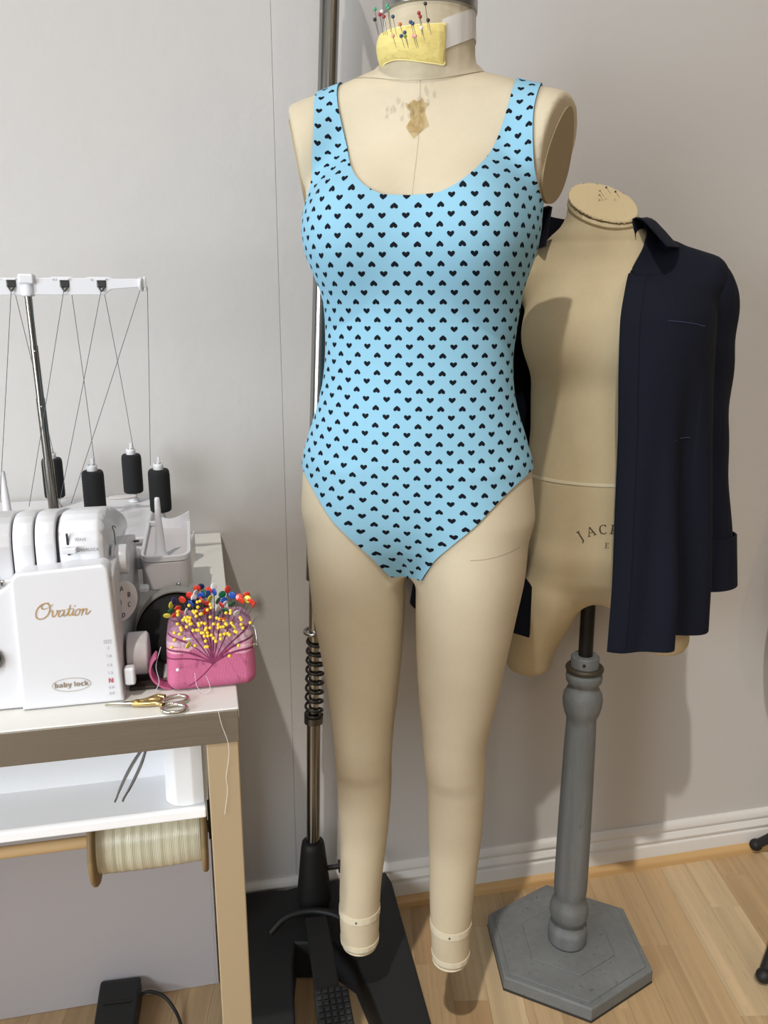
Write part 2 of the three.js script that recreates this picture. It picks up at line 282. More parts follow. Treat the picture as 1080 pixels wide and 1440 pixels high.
  const qd = extr(q, RX1 - RX0, 0, 1, 8); qd.rotateY(-Math.PI / 2); qd.translate(RX1, 0, 0.019);
  struct('trim_1', toCreasedNormals(qd, 0.6), std('#c09c6b', 0.4));
}
{ // added globe on a ceiling cord, out of view, for warm fill
  const t = thing('added_pendant_lamp', 'small added globe lamp giving warm fill from behind the photographer', 'lamp', [1.7, 2.05, 2.4]);
  part('globe', new THREE.SphereGeometry(0.1, 32, 20), new THREE.MeshStandardMaterial({ color: S('#fff2dc'), emissive: new THREE.Color().setRGB(1, 0.78, 0.52), emissiveIntensity: 2 }), t);
  part('cord', rod(V(0, 0.1, 0), V(0, 0.45, 0), 0.004), std('#dddddd', 0.6), t); part('canopy', lathe([[0, 0.43], [0.05, 0.435], [0.055, 0.45], [0, 0.45]], 24), std('#dddddd', 0.6), t);
  const l = new THREE.PointLight(new THREE.Color().setRGB(1, 0.78, 0.52), 0.9); l.castShadow = true; l.shadow.radius = 5; t.add(l);
}
// ---------------------------------------------------------------- materials shared by several things
const linenTex = (a, b, s) => { const t = noiseTex(256, (u, v) => { const n = tnoise(u, v, 5, s) * 0.55 + tnoise(u, v, 14, s + 1) * 0.3 + tnoise(u, v, 100, s + 2) * 0.15; return a.map((c, k) => c + (b[k] - c) * n).concat(1); }); t.colorSpace = THREE.SRGBColorSpace; t.repeat.set(2.2, 2.2); return t; };
const weave = noiseTex(256, (u, v) => { const n = (Math.sin(u * Math.PI * 2 * 64) * 0.25 + Math.sin(v * Math.PI * 2 * 64) * 0.25 + 0.5) * 0.7 + 0.3 * hash(Math.floor(u * 256), Math.floor(v * 256)); return [n, n, n, 1]; }); weave.repeat.set(14, 14);
const cream = new THREE.MeshStandardMaterial({ map: linenTex([0.825, 0.775, 0.675], [0.775, 0.72, 0.615], 11), roughness: 0.72, bumpMap: weave, bumpScale: 0.0002 });
const creamOld = new THREE.MeshStandardMaterial({ map: linenTex([0.82, 0.755, 0.62], [0.74, 0.67, 0.525], 31), roughness: 0.74, bumpMap: weave, bumpScale: 0.0002 });
const tapeMat = std('#d9d0b8', 0.8), steel = std('#b9b8b5', 0.22, { metalness: 1 }), steelDark = std('#6e6d6a', 0.35, { metalness: 1 }), blackMat = std('#17181a', 0.55), navyEdge = std('#161d33', 0.8);
// ---------------------------------------------------------------- full-length dress form on the left
const MX = 0.2939, MZ = 0.3749, MRY = THREE.MathUtils.degToRad(-25);
const mTorso = limb([   // y, xc, a, zc, front, back
  [0.872, -0.008, 0.045, 0.0, 0.034, 0.055], [0.89, -0.008, 0.085, 0.0, 0.048, 0.075], [0.92, -0.006, 0.142, 0, 0.072, 0.098], [0.96, -0.004, 0.163, 0, 0.088, 0.107], [1.0, -0.004, 0.164, 0, 0.093, 0.108], [1.038, -0.004, 0.159, 0, 0.094, 0.104], [1.075, -0.004, 0.148, 0, 0.092, 0.092],
  [1.111, -0.004, 0.136, 0, 0.087, 0.08], [1.146, -0.003, 0.129, 0, 0.081, 0.072], [1.18, -0.002, 0.1265, 0, 0.078, 0.069], [1.215, 0, 0.128, 0, 0.079, 0.07], [1.248, 0.001, 0.131, 0, 0.082, 0.074], [1.282, 0.001, 0.137, 0, 0.086, 0.08],
  [1.315, 0, 0.146, 0, 0.088, 0.085], [1.347, 0, 0.151, 0, 0.086, 0.088], [1.379, 0.001, 0.153, -0.004, 0.084, 0.084], [1.41, 0.003, 0.150, -0.008, 0.076, 0.076], [1.44, 0.006, 0.138, -0.012, 0.066, 0.066], [1.47, 0.008, 0.112, -0.014, 0.056, 0.056], [1.495, 0.008, 0.08, -0.016, 0.046, 0.046]], 0.012);
const neckF = limb([[1.44, 0.008, 0.06, -0.012, 0.05, 0.054], [1.5, 0.008, 0.0585, -0.012, 0.056, 0.058], [1.525, 0.008, 0.0572, -0.010, 0.056, 0.058], [1.55, 0.008, 0.0555, -0.008, 0.055, 0.057], [1.60, 0.008, 0.054, -0.006, 0.055, 0.056]], 0.002);
const shL = cap([-0.045, 1.498, -0.02], [-0.170, 1.459, -0.022], 0.044, 0.043, 1.15), shR = cap([0.06, 1.489, -0.02], [0.178, 1.455, -0.022], 0.044, 0.043, 1.15);
const armL = ell(-0.15, 1.441, -0.012, 0.05, 0.054, 0.058), armR = ell(0.158, 1.441, -0.012, 0.05, 0.054, 0.058);
const bustAt = (s, k = 1) => ell(s * 0.07 + 0.002, 1.335, 0.046, 0.07 * k, 0.07 * k, 0.07 * k);
const bL = bustAt(-1), bR = bustAt(1);
const legLf = limb([[0.198, -0.090, 0.030, -0.004, 0.030, 0.030], [0.206, -0.092, 0.031, -0.004, 0.031, 0.031], [0.251, -0.092, 0.033, -0.004, 0.033, 0.033], [0.306, -0.091, 0.034, -0.006, 0.035, 0.037], [0.361, -0.088, 0.036, -0.01, 0.037, 0.043], [0.414, -0.086, 0.039, -0.014, 0.040, 0.05], [0.466, -0.085, 0.042, -0.014, 0.045, 0.056], [0.516, -0.084, 0.0435, -0.01, 0.048, 0.055], [0.55, -0.083, 0.044, -0.004, 0.053, 0.048], [0.592, -0.082, 0.046, 0, 0.056, 0.05], [0.664, -0.082, 0.053, 0, 0.062, 0.06], [0.735, -0.084, 0.061, 0, 0.072, 0.072], [0.804, -0.088, 0.068, -0.002, 0.083, 0.082], [0.881, -0.090, 0.0715, -0.004, 0.092, 0.092], [0.95, -0.085, 0.076, -0.004, 0.091, 0.102], [1.02, -0.07, 0.07, -0.004, 0.08, 0.09]], 0.01);
const legRf = limb([[0.198, 0.062, 0.029, -0.004, 0.029, 0.029], [0.207, 0.062, 0.030, -0.004, 0.030, 0.030], [0.257, 0.061, 0.032, -0.004, 0.033, 0.033], [0.311, 0.061, 0.035, -0.006, 0.035, 0.037], [0.366, 0.062, 0.038, -0.01, 0.037, 0.043], [0.418, 0.063, 0.0415, -0.014, 0.040, 0.05], [0.47, 0.063, 0.044, -0.014, 0.045, 0.056], [0.52, 0.063, 0.045, -0.01, 0.048, 0.055], [0.555, 0.062, 0.046, -0.004, 0.053, 0.048], [0.595, 0.061, 0.048, 0, 0.056, 0.05], [0.667, 0.064, 0.0575, 0, 0.062, 0.06], [0.738, 0.068, 0.066, 0, 0.072, 0.072], [0.806, 0.073, 0.073, -0.002, 0.083, 0.082], [0.883, 0.078, 0.079, -0.004, 0.092, 0.092], [0.95, 0.078, 0.081, -0.004, 0.091, 0.102], [1.02, 0.065, 0.07, -0.004, 0.08, 0.09]], 0.01);
const armCut = (x, y, z) => { const w = (y > 1.49 ? 0.176 : 0.176 - (1.49 - y) * 0.19) - 0.3 * (z + 0.016) + Math.max(0, 1.385 - y) * 0.7; return Math.max(x - (w + 0.009), -x - (w + 0.007)); };
const upper = (x, y, z, kb) => {
  let d = smin(mTorso(x, y, z), Math.min(smin(bL(x, y, z), bR(x, y, z), kb), 9), 0.045);
  d = smin(d, Math.min(shL(x, y, z), shR(x, y, z)), 0.035); d = smin(d, Math.min(armL(x, y, z), armR(x, y, z)), 0.022);
  return smax(d, armCut(x, y, z), 0.005);
};
const trunk = (x, y, z, kb = 0.02) => y < 1.2 ? mTorso(x, y, z) : smin(upper(x, y, z, kb), neckF(x, y, z), 0.014);
const withLegs = (x, y, z, kb) => y > 1.1 ? trunk(x, y, z, kb) : smin(mTorso(x, y, z), Math.min(legLf(x, y, z), legRf(x, y, z)), 0.03);
{
  const t = thing('dress_form', 'full-length cream fabric dress form with two legs wearing the blue swimsuit', 'dress form', [MX, 0, MZ], MRY);
  part('body', bodyGeo((x, y, z) => withLegs(x, y, z, 0.03), [-0.21, 0.215, 0.17, 1.62, -0.15, 0.16], 0.0068), cream, t);
  // arm plates: the flat ends of the shoulders, in darker cloth
  for (const s of [-1, 1]) {
    const g = new THREE.CylinderGeometry(1, 1, 0.003, 40), f = (x, y, z) => upper(x, y, z, 0.03);
    const ps = g.attributes.position; const slope = 0.19, tilt = Math.atan(slope);
    for (let i = 0; i < ps.count; i++) { const u = ps.getX(i), v = ps.getZ(i), side = ps.getY(i) > 0 ? 1 : -1; const y = 1.428 + v * 0.057, z = -0.016 + u * s * 0.043 * (1 - 0.25 * v), w = 0.176 - Math.max(0, 1.49 - y) * slope - 0.3 * (z + 0.016) + (s > 0 ? 0.009 : 0.007); ps.setXYZ(i, s * (w + (side > 0 ? 0.0022 : -0.002)), y, z); }
    g.computeVertexNormals(); part('arm_plate', g, std('#a39173', 0.8), t, 'flat tan plate closing the armhole');
  }
  const neck = neckF;
  part('neck_collar', band(trunk, [0.008, -0.008], -Math.PI, Math.PI, (a) => 1.529 - 0.019 * Math.cos(a), (a) => 1.597, 0.0002, 0.0016, 72, 8), cream, t, 'cloth neck band with a seam at its foot');
  // brushed steel cap on the neck
  const cp = lathe([[0.0, 0.0], [0.052, 0.0], [0.0585, 0.001], [0.0592, 0.004], [0.0592, 0.05], [0.056, 0.056], [0.03, 0.066], [0.012, 0.07], [0.012, 0.085], [0, 0.086]], 56);
  part('neck_cap', mv(cp, 0.008, 1.593, -0.006), std('#a9a7a4', 0.28, { metalness: 1 }), t, 'brushed steel neck cap');
  part('hanging_rod', rod(V(0.008, 1.675, -0.006), V(0.008, 1.79, -0.006), 0.007), steel, t);
  for (const [f, xc] of [[legLf, -0.092], [legRf, 0.061]]) {
    part('ankle_tape', band(f, [xc, -0.004], -Math.PI, Math.PI, () => 0.264, () => 0.276, 0, 0.0012, 40, 2), tapeMat, t, 'cream tape ringing the ankle');
    part('ankle_tape', band(f, [xc, -0.004], -Math.PI, Math.PI, () => 0.209, () => 0.218, 0, 0.0012, 40, 2), tapeMat, t);
    part('sole_cap', mv(lathe([[0, -0.002], [0.026, -0.002], [0.029, 0.001], [0.029, 0.004], [0, 0.004]], 32), xc, 0.199, -0.004), tapeMat, t);
    part('tack', new THREE.SphereGeometry(0.0016, 10, 8).translate(xc + 0.003, 0.270, 0.031), steelDark, t);
  }
  const seam = canvasTex(32, 512, (c, w, h) => { c.clearRect(0, 0, w, h); c.fillStyle = 'rgba(120,105,80,0.55)'; c.fillRect(14, 0, 3, h); c.fillStyle = 'rgba(255,250,235,0.35)'; c.fillRect(17, 0, 3, h); });
  part('front_seam', frontPatch((x, y, z) => trunk(x, y, z, 0.03), 0.003, 0.009, 1.36, 1.535, 2, 40), decalMat(seam), t, 'stitched centre front seam');
  const stain = canvasTex(128, 160, (c, w, h) => { // dried glue mark where a label was
    c.clearRect(0, 0, w, h); c.fillStyle = 'rgba(196,168,108,0.5)'; c.beginPath();
    [[20, 22], [34, 30], [52, 14], [66, 24], [84, 8], [92, 26], [112, 34], [98, 44], [96, 62], [104, 84], [112, 108], [88, 124], [60, 152], [40, 128], [26, 108], [42, 84], [40, 54], [26, 40]].forEach(([x, y], i) => i ? c.lineTo(x, y) : c.moveTo(x, y)); c.fill();
    for (let i = 0; i < 260; i++) { c.fillStyle = `rgba(150,120,62,${0.05 + 0.13 * hash(i, 3)})`; c.beginPath(); c.arc(64 + (hash(i, 1) - 0.5) * 60, 75 + (hash(i, 2) - 0.5) * 110, 2 + 5 * hash(i, 4), 0, 7); c.fill(); }
    c.globalCompositeOperation = 'destination-in'; c.fillStyle = '#000'; c.beginPath(); [[18, 20], [34, 30], [52, 12], [66, 24], [84, 6], [94, 26], [114, 34], [98, 44], [96, 62], [104, 84], [114, 108], [88, 124], [60, 154], [40, 128], [24, 108], [42, 84], [40, 54], [24, 40]].forEach(([x, y], i) => i ? c.lineTo(x, y) : c.moveTo(x, y)); c.fill();
  });
  part('glue_stain', frontPatch((x, y, z) => trunk(x, y, z, 0.03), -0.020, 0.023, 1.440, 1.494, 8, 10, 0.0009), decalMat(stain), t, 'tan glue stain below the neck');
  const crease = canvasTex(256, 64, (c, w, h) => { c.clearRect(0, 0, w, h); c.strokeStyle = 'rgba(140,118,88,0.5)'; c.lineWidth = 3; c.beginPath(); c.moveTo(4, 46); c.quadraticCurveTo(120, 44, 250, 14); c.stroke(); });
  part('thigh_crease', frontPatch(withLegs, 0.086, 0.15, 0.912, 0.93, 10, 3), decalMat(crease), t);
}
// the swimsuit: the form's surface a little further out, cut along neckline, armholes and leg openings
{
  const neckY = lut([[0, 1.372], [0.03, 1.3735], [0.05, 1.381], [0.07, 1.397], [0.086, 1.42], [0.098, 1.45], [0.106, 1.48], [0.112, 1.51], [0.13, 1.62]]);
  const backY = lut([[0, 1.25], [0.04, 1.26], [0.07, 1.30], [0.09, 1.38], [0.106, 1.46], [0.112, 1.50], [0.13, 1.62]]);
  const armX = lut([[1.34, 0.178], [1.352, 0.166], [1.365, 0.155], [1.385, 0.147], [1.41, 0.1405], [1.465, 0.137], [1.51, 0.143], [1.54, 0.148]]);
  const legY = lut([[0, 0.872], [0.02, 0.873], [0.03, 0.888], [0.045, 0.912], [0.07, 0.938], [0.1, 0.966], [0.12, 0.988], [0.14, 1.008], [0.16, 1.024], [0.2, 1.05]]);
  const legBack = lut([[0, 0.83], [0.02, 0.835], [0.04, 0.865], [0.08, 0.90], [0.12, 0.96], [0.16, 1.024], [0.2, 1.05]]);
  const keep = (x, y, z) => {
    const cx = x - 0.006 - 0.004 * Math.max(0, Math.min(1, (1.4 - y) / 0.4)) * -1, ax = Math.abs(cx), w = Math.max(0, Math.min(1, (z + 0.03) / 0.02));
    if (y < 1.2) { const q = Math.max(0, Math.min(1, (z + 0.02) / 0.03)), lx = Math.abs(x + 0.006); return (y - (legY.get(0, lx) * q + legBack.get(0, lx) * (1 - q))); }
    const nk = (neckY.get(0, ax) * w + backY.get(0, ax) * (1 - w)) - y;
    const ar = y > 1.34 ? armX.get(0, y) - ax : 1;
    return Math.min(nk * 0.6, ar);
  };
  const R = [], NY = 70, NA = 96;                                        // arc length round the trunk, for the print
  for (let j = 0; j <= NY; j++) { const y = 0.86 + 0.68 * j / NY, row = [0]; let p = null; for (let i = 0; i <= NA; i++) { const a = Math.PI * i / NA, f = y < 0.93 ? (X, Y, Z) => mTorso(X, 0.93, Z) : (X, Y, Z) => trunk(X, Math.min(Y, 1.47), Z, 0.06), r = hit(f, [0.002, y, 0], [Math.sin(a), 0, Math.cos(a)], 0.3), q = [Math.sin(a) * r, Math.cos(a) * r]; if (p) row.push(row.at(-1) + Math.hypot(q[0] - p[0], q[1] - p[1])); p = q; } R.push(row); }
  const uv = (x, y, z) => {
    const a = Math.atan2(x - 0.002, z), b = Math.abs(a) / Math.PI * NA, i = Math.min(NA - 1, b | 0), f = b - i, c = Math.max(0, Math.min(NY - 1e-3, (y - 0.86) / 0.68 * NY)), j = c | 0, g = c - j;
    const w = Math.max(0, Math.min(1, (y - 1.36) / 0.06)), L = (r) => r[i] * (1 - f) + r[i + 1] * f, s0 = L(R[j]) * (1 - g) + L(R[j + 1]) * g, s = s0 * (1 - w) + Math.abs(x) * 1.08 * w;
    return [(Math.sign(a) * s) / 0.0272 + 0.5, (y + (0.076 - z) * 0.5 * Math.max(0, Math.min(1, (y - 1.38) / 0.06))) / 0.0222];
  };
  const hearts = canvasTex(256, 208, (c, w, h) => {
    c.fillStyle = '#8bbbd2'; c.fillRect(0, 0, w, h); c.fillStyle = '#060d1a';
    const heart = (x, y, s, up) => { c.save(); c.translate(x, y); c.scale(s, s * 0.86 * up); c.beginPath(); c.moveTo(0, 1); c.bezierCurveTo(-0.55, 0.55, -1.08, 0.15, -1.02, -0.42); c.bezierCurveTo(-0.96, -1.0, -0.22, -1.0, 0, -0.42); c.bezierCurveTo(0.22, -1.0, 0.96, -1.0, 1.02, -0.42); c.bezierCurveTo(1.08, 0.15, 0.55, 0.55, 0, 1); c.fill(); c.restore(); };
    heart(128, 52, 41, 1); for (const x of [0, 256]) heart(x, 156, 41, -1);
  });
  hearts.wrapS = hearts.wrapT = THREE.RepeatWrapping;
  const fabric = new THREE.MeshPhysicalMaterial({ map: hearts, roughness: 0.75, specularIntensity: 0.35 });
  const t = thing('swimsuit', 'sky blue one-piece swimsuit printed with small dark navy hearts', 'swimsuit', [MX, 0, MZ], MRY);
  const f = (x, y, z) => withLegs(x, y, z, 0.075) - 0.0032;
  const [cloth, rim] = clothGeo(f, [-0.2, 0.205, 0.85, 1.545, -0.14, 0.16], 0.0046, keep, 0.0022, uv);
  part('suit_fabric', cloth, fabric, t);
  part('lining_edge', rim, std('#33506b', 0.8), t, 'thin darker turned edge');
}
// the steel stand it hangs from
{
  const t = thing('hanging_stand', 'chrome pole stand with a black coil spring, foot pedal and black forked base', 'stand', [0, 0, 0]);
  const zb = 0.085, b0 = at(440, 1192, zb), b1 = at(441, 1012, zb), b2 = at(440, 888, zb), top = at(463, 20, zb), d = top.clone().sub(b2).normalize(), end = top.clone().addScaledVector(d, 0.16);
  part('lower_pole', rod(b0.clone().add(V(0, -0.02, 0)), b1, 0.0128, 0.0128, 28), std('#8d8a86', 0.18, { metalness: 1 }), t);
  part('collar', rod(b1.clone().addScaledVector(d, -0.005), b1.clone().addScaledVector(d, 0.008), 0.0178, 0.0178, 28), steelDark, t);
  part('inner_pole', rod(b1, b2.clone().addScaledVector(d, 0.1), 0.0095, 0.0095, 24), steel, t);
  const sp = [], L = b2.distanceTo(b1) - 0.02; for (let i = 0; i <= 220; i++) { const s = i / 220, q = s < 0.08 ? s * 0.3 : 0.024 + (s - 0.08) * 1.06, a = s * Math.PI * 2 * 9; sp.push(b1.clone().addScaledVector(d, 0.01 + q * L).add(V(Math.cos(a) * 0.0155, 0, Math.sin(a) * 0.0155))); }
  part('spring', tube(sp, 0.0026, 440, 8), std('#1b1a18', 0.5), t, 'black coil spring');
  part('stop_ring', new THREE.TorusGeometry(0.0145, 0.0035, 12, 32).rotateX(Math.PI / 2 + 0.12).translate(...b2.toArray()), steel, t);
  part('upper_pole', rod(b2.clone().addScaledVector(d, 0.1), end, 0.0152, 0.0152, 28), std('#9b9a98', 0.2, { metalness: 1 }), t, 'thick chrome tube');
  const hook = V(MX + 0.009, 1.785, MZ - 0.002);
  part('hanging_arm', tube([end.clone().addScaledVector(d, -0.01), end.clone().addScaledVector(d, 0.05), V((end.x + hook.x) / 2, 1.86, (end.z + hook.z) / 2), V(hook.x, 1.83, hook.z), hook], 0.009, 40, 12), steel, t);
  part('pole_boot', (() => { const g = lathe([[0, 0], [0.031, 0], [0.034, 0.012], [0.033, 0.03], [0.0235, 0.125], [0.021, 0.138], [0.014, 0.142], [0.0, 0.142]], 36); const p = at(442, 1266, zb); return mv(g, p.x, p.y - 0.004, p.z); })(), std('#121212', 0.6), t, 'black tapering boot');
  const by = 0.086, P = (x, y, h = by) => { const q = atY(x, y, h); return [q.x, -Math.max(q.z, 0.024)]; };
  const out = [[0.027, -0.026], P(385, 1252), P(402, 1252), [0.16, -0.026], P(540, 1226), P(548, 1240), P(603, 1440), [0.318, -0.50], [0.262, -0.50], P(545, 1440), P(503, 1345), P(470, 1322), P(412, 1322), P(408, 1360), P(411, 1440), [0.082, -0.50], [0.025, -0.50]];
  const g = extr(poly(out), by - 0.014, 0.005, 3); g.rotateX(-Math.PI / 2); g.translate(0, 0.008, 0);
  part('base', g, std('#1a1b1d', 0.62), t, 'black cast base with two long feet');
  // foot pedal: arm and ribbed pad
  const p0 = atY(446, 1300, 0.115), p1 = atY(461, 1398, 0.1), fwd = p1.clone().sub(p0).normalize(), ry = Math.atan2(fwd.x, fwd.z), len = p0.distanceTo(p1);
  const arm = rbox(0.043, 0.014, len + 0.03, 0.004); arm.rotateX(Math.atan2(-fwd.y, Math.hypot(fwd.x, fwd.z))); arm.rotateY(ry); arm.translate(...p0.clone().add(p1).multiplyScalar(0.5).toArray());
  part('pedal_arm', arm, std('#1c1d1f', 0.5), t);
  part('pedal_arm_pivot', tube([atY(380, 1312, 0.1), atY(402, 1290, 0.12), atY(440, 1281, 0.125), atY(478, 1290, 0.12), atY(492, 1308, 0.1)].map((q) => q), 0.007, 30, 10), std('#101113', 0.55), t);
  const pc = atY(470, 1424, 0.105), pg = []; pg.push(rbox(0.058, 0.018, 0.085, 0.004));
  for (let i = 0; i < 5; i++) for (let j = 0; j < 7; j++) pg.push(mv(rbox(0.0082, 0.005, 0.0082, 0.0015, 1), -0.022 + i * 0.011, 0.0105, -0.034 + j * 0.0112));
  const pad = merge(pg); pad.rotateX(0.1); pad.rotateY(ry); pad.translate(...pc.toArray()); part('pedal_pad', pad, std('#232426', 0.55), t, 'ribbed black rubber pedal pad');
  part('clamp_knob', merge([rod(V(b0.x + 0.02, 0.165, zb), V(b0.x + 0.05, 0.165, zb), 0.005), rod(V(b0.x + 0.05, 0.165, zb), V(b0.x + 0.075, 0.165, zb), 0.013, 0.011, 10)]), blackMat, t);
}
// ---------------------------------------------------------------- half dress form on the grey turned stand
const FX = 0.6422, FZ = 0.2245, FRY = THREE.MathUtils.degToRad(-24);
const fBody = limb([   // y, xc, a, zc, front, back
  [0.745, 0.02, 0.05, -0.005, 0.045, 0.06], [0.765, 0.02, 0.09, -0.005, 0.065, 0.085], [0.80, 0.018, 0.122, -0.005, 0.088, 0.104], [0.85, 0.014, 0.134, -0.005, 0.1, 0.11], [0.901, 0.010, 0.130, -0.004, 0.1, 0.104], [0.975, 0.004, 0.119, 0, 0.096, 0.09], [1.047, -0.002, 0.1085, 0, 0.09, 0.076],
  [1.117, -0.005, 0.1075, 0, 0.087, 0.075], [1.175, -0.004, 0.113, 0, 0.09, 0.08], [1.215, -0.001, 0.117, 0, 0.09, 0.084], [1.253, 0, 0.12, 0, 0.085, 0.084], [1.29, -0.002, 0.118, -0.004, 0.074, 0.074], [1.315, -0.006, 0.1, -0.008, 0.062, 0.062], [1.34, -0.01, 0.07, -0.01, 0.05, 0.05]], 0.012);
const fNeck = limb([[1.30, -0.012, 0.075, -0.006, 0.05, 0.055], [1.335, -0.014, 0.064, -0.004, 0.055, 0.056], [1.36, -0.015, 0.0565, 0, 0.053, 0.054], [1.39, -0.015, 0.053, 0.003, 0.052, 0.052], [1.48, -0.016, 0.05, 0.006, 0.052, 0.052]], 0.002);
const fS = [cap([-0.055, 1.318, -0.012], [-0.14, 1.285, -0.016], 0.034, 0.036, 1.2), cap([0.03, 1.318, -0.012], [0.132, 1.285, -0.016], 0.034, 0.036, 1.2)];
const fB = [ell(-0.064, 1.2, 0.044, 0.064, 0.066, 0.06), ell(0.062, 1.2, 0.044, 0.064, 0.066, 0.06)];
const fLegL = limb([[0.598, -0.095, 0.028, 0, 0.028, 0.03], [0.608, -0.095, 0.038, 0, 0.036, 0.04], [0.63, -0.094, 0.0425, 0, 0.044, 0.048], [0.67, -0.086, 0.05, 0, 0.055, 0.058], [0.72, -0.073, 0.060, 0, 0.070, 0.074], [0.77, -0.062, 0.066, -0.003, 0.080, 0.088], [0.82, -0.05, 0.062, -0.004, 0.080, 0.09], [0.90, -0.03, 0.04, -0.004, 0.05, 0.06]], 0.006);
const fLegR = limb([[0.657, 0.133, 0.028, 0, 0.028, 0.03], [0.666, 0.133, 0.038, 0, 0.036, 0.04], [0.68, 0.131, 0.045, 0, 0.046, 0.05], [0.70, 0.124, 0.05, 0, 0.055, 0.058], [0.73, 0.108, 0.061, 0, 0.071, 0.075], [0.77, 0.098, 0.066, -0.003, 0.080, 0.088], [0.82, 0.086, 0.062, -0.004, 0.080, 0.09], [0.90, 0.07, 0.04, -0.004, 0.05, 0.06]], 0.006);
const topPlane = (x, y, z) => (y - 1.397 + (x + 0.015) * 0.24 + z * 0.6) * 0.84;      // the neck is cut on a slant
const fTrunk = (x, y, z) => { let d = fBody(x, y, z); if (y > 1.08) { d = smin(d, smin(fB[0](x, y, z), fB[1](x, y, z), 0.05), 0.04); d = smin(d, Math.min(fS[0](x, y, z), fS[1](x, y, z)), 0.035); d = smin(d, fNeck(x, y, z), 0.035); } return d; };
const form2 = (x, y, z) => { let d = fTrunk(x, y, z); if (y < 0.92) d = smin(d, Math.min(fLegL(x, y, z), fLegR(x, y, z)), 0.03); return Math.max(d, topPlane(x, y, z)); };
{
  const t = thing('dress_form', 'half-length yellowed linen dress form on a grey turned wooden stand wearing the open dark shirt', 'dress form', [FX, 0, FZ], FRY);
  part('torso', bodyGeo(form2, [-0.2, 0.2, 0.57, 1.46, -0.14, 0.15], 0.0068), creamOld, t);
  part('neck_cap', bodyGeo((x, y, z) => Math.max(fTrunk(x, y, z) - 0.0008, topPlane(x, y, z) - 0.0052, 0.0012 - topPlane(x, y, z)), [-0.08, 0.05, 1.34, 1.46, -0.07, 0.075], 0.0028), std('#cdbb93', 0.75), t, 'pale cloth disc capping the neck');
  part('neck_seam', band(fTrunk, [-0.015, 0], -Math.PI, Math.PI, (a) => 1.388 - Math.sin(a) * 0.0125 - Math.cos(a) * 0.0312, (a) => 1.3905 - Math.sin(a) * 0.0125 - Math.cos(a) * 0.0312, 0, 0.0012, 60, 2), std('#8f7c55', 0.8), t);
  part('waist_tape', band(form2, [-0.003, 0], -Math.PI, Math.PI, (a) => 0.966, (a) => 0.9705, 0, 0.0012, 72, 2), std('#d8ceb2', 0.8), t, 'pale cord ringing the hips');
  const mark = canvasTex(512, 256, (c, w, h) => {                      // maker's stamp curving over the belly, mostly under the shirt
    c.clearRect(0, 0, w, h); c.fillStyle = 'rgba(72,64,44,0.9)'; c.textAlign = 'center'; c.font = '100px serif';
    const word = 'JACK'; [...word].forEach((ch, i) => { const a = -0.60 + i * 0.235; c.save(); c.translate(330 + Math.sin(a) * 330, 440 - Math.cos(a) * 330); c.rotate(a); c.fillText(ch, 0, 0); c.restore(); });
    c.font = '56px serif'; c.fillText('E', 322, 222);
  });
  part('stamp', frontPatch(form2, -0.048, 0.062, 0.858, 0.913, 30, 16, 0.0008), decalMat(mark), t, "maker's stamp in dark serif capitals");
  // stand
  const wy = FX, grey = new THREE.MeshStandardMaterial({ map: (() => { const q = noiseTex(256, (u, v) => { const n = 0.92 + 0.12 * tnoise(u, v, 6, 5) + 0.06 * tnoise(u, v, 40, 6), c = tnoise(u, v, 60, 8) > 0.93 ? 0.8 : 1; return [0.435 * n * c, 0.445 * n * c, 0.445 * n * c, 1]; }); q.colorSpace = THREE.SRGBColorSpace; q.repeat.set(3, 3); return q; })(), roughness: 0.6 });
  const st = new THREE.Group(); st.name = 'stand'; st.position.set(0.004, 0, 0); st.rotation.y = -FRY; t.add(st); st.userData.label = 'grey painted turned stand on a six-sided base';
  const hex = (r) => [0, 1, 2, 3, 4, 5].map((k) => { const a = THREE.MathUtils.degToRad(39 + 60 * k); return [r * Math.cos(a), -r * Math.sin(a)]; });
  const slab = (r, h, y, b) => { const g = extr(poly(hex(r - b)), h - 2 * b, b, 2); g.rotateX(-Math.PI / 2); return g.translate(0, y + b, 0); };
  part('base', slab(0.163, 0.03, 0, 0.003), grey, st);
  part('base_edge', slab(0.164, 0.006, 0, 0.001), std('#2e2c29', 0.7), st, 'dark band round the foot of the base');  // darker strip round the bottom of the base
  part('base_panel', slab(0.150, 0.003, 0.0295, 0.0012), grey, st);
  part('base_panel', slab(0.092, 0.003, 0.032, 0.0012), grey, st);
  part('column', lathe([[0, 0.034], [0.036, 0.034], [0.0375, 0.04], [0.0375, 0.06], [0.034, 0.068], [0.028, 0.074], [0.028, 0.082], [0.034, 0.088], [0.0365, 0.098], [0.0365, 0.112], [0.034, 0.122], [0.0295, 0.13], [0.0285, 0.138], [0.0305, 0.145], [0.0315, 0.16], [0.0312, 0.25], [0.0298, 0.36], [0.0282, 0.46], [0.0268, 0.505], [0.0268, 0.515], [0.031, 0.525], [0.0345, 0.538], [0.0355, 0.552], [0.034, 0.563], [0.029, 0.572], [0.0265, 0.578], [0.027, 0.583], [0.0315, 0.588], [0.0325, 0.596], [0.0315, 0.604], [0.0262, 0.608], [0.025, 0.612], [0.025, 0.634], [0.022, 0.637], [0, 0.637]], 56), grey, st);
  part('bronze_ring', mv(new THREE.TorusGeometry(0.0285, 0.0055, 14, 48).rotateX(Math.PI / 2), 0, 0.612, 0), std('#4a4337', 0.5, { metalness: 0.4 }), st, 'dark bronze ring below the collar');
  part('set_screw', mv(new THREE.SphereGeometry(0.003, 12, 8), -0.012, 0.627, 0.0215), blackMat, st);
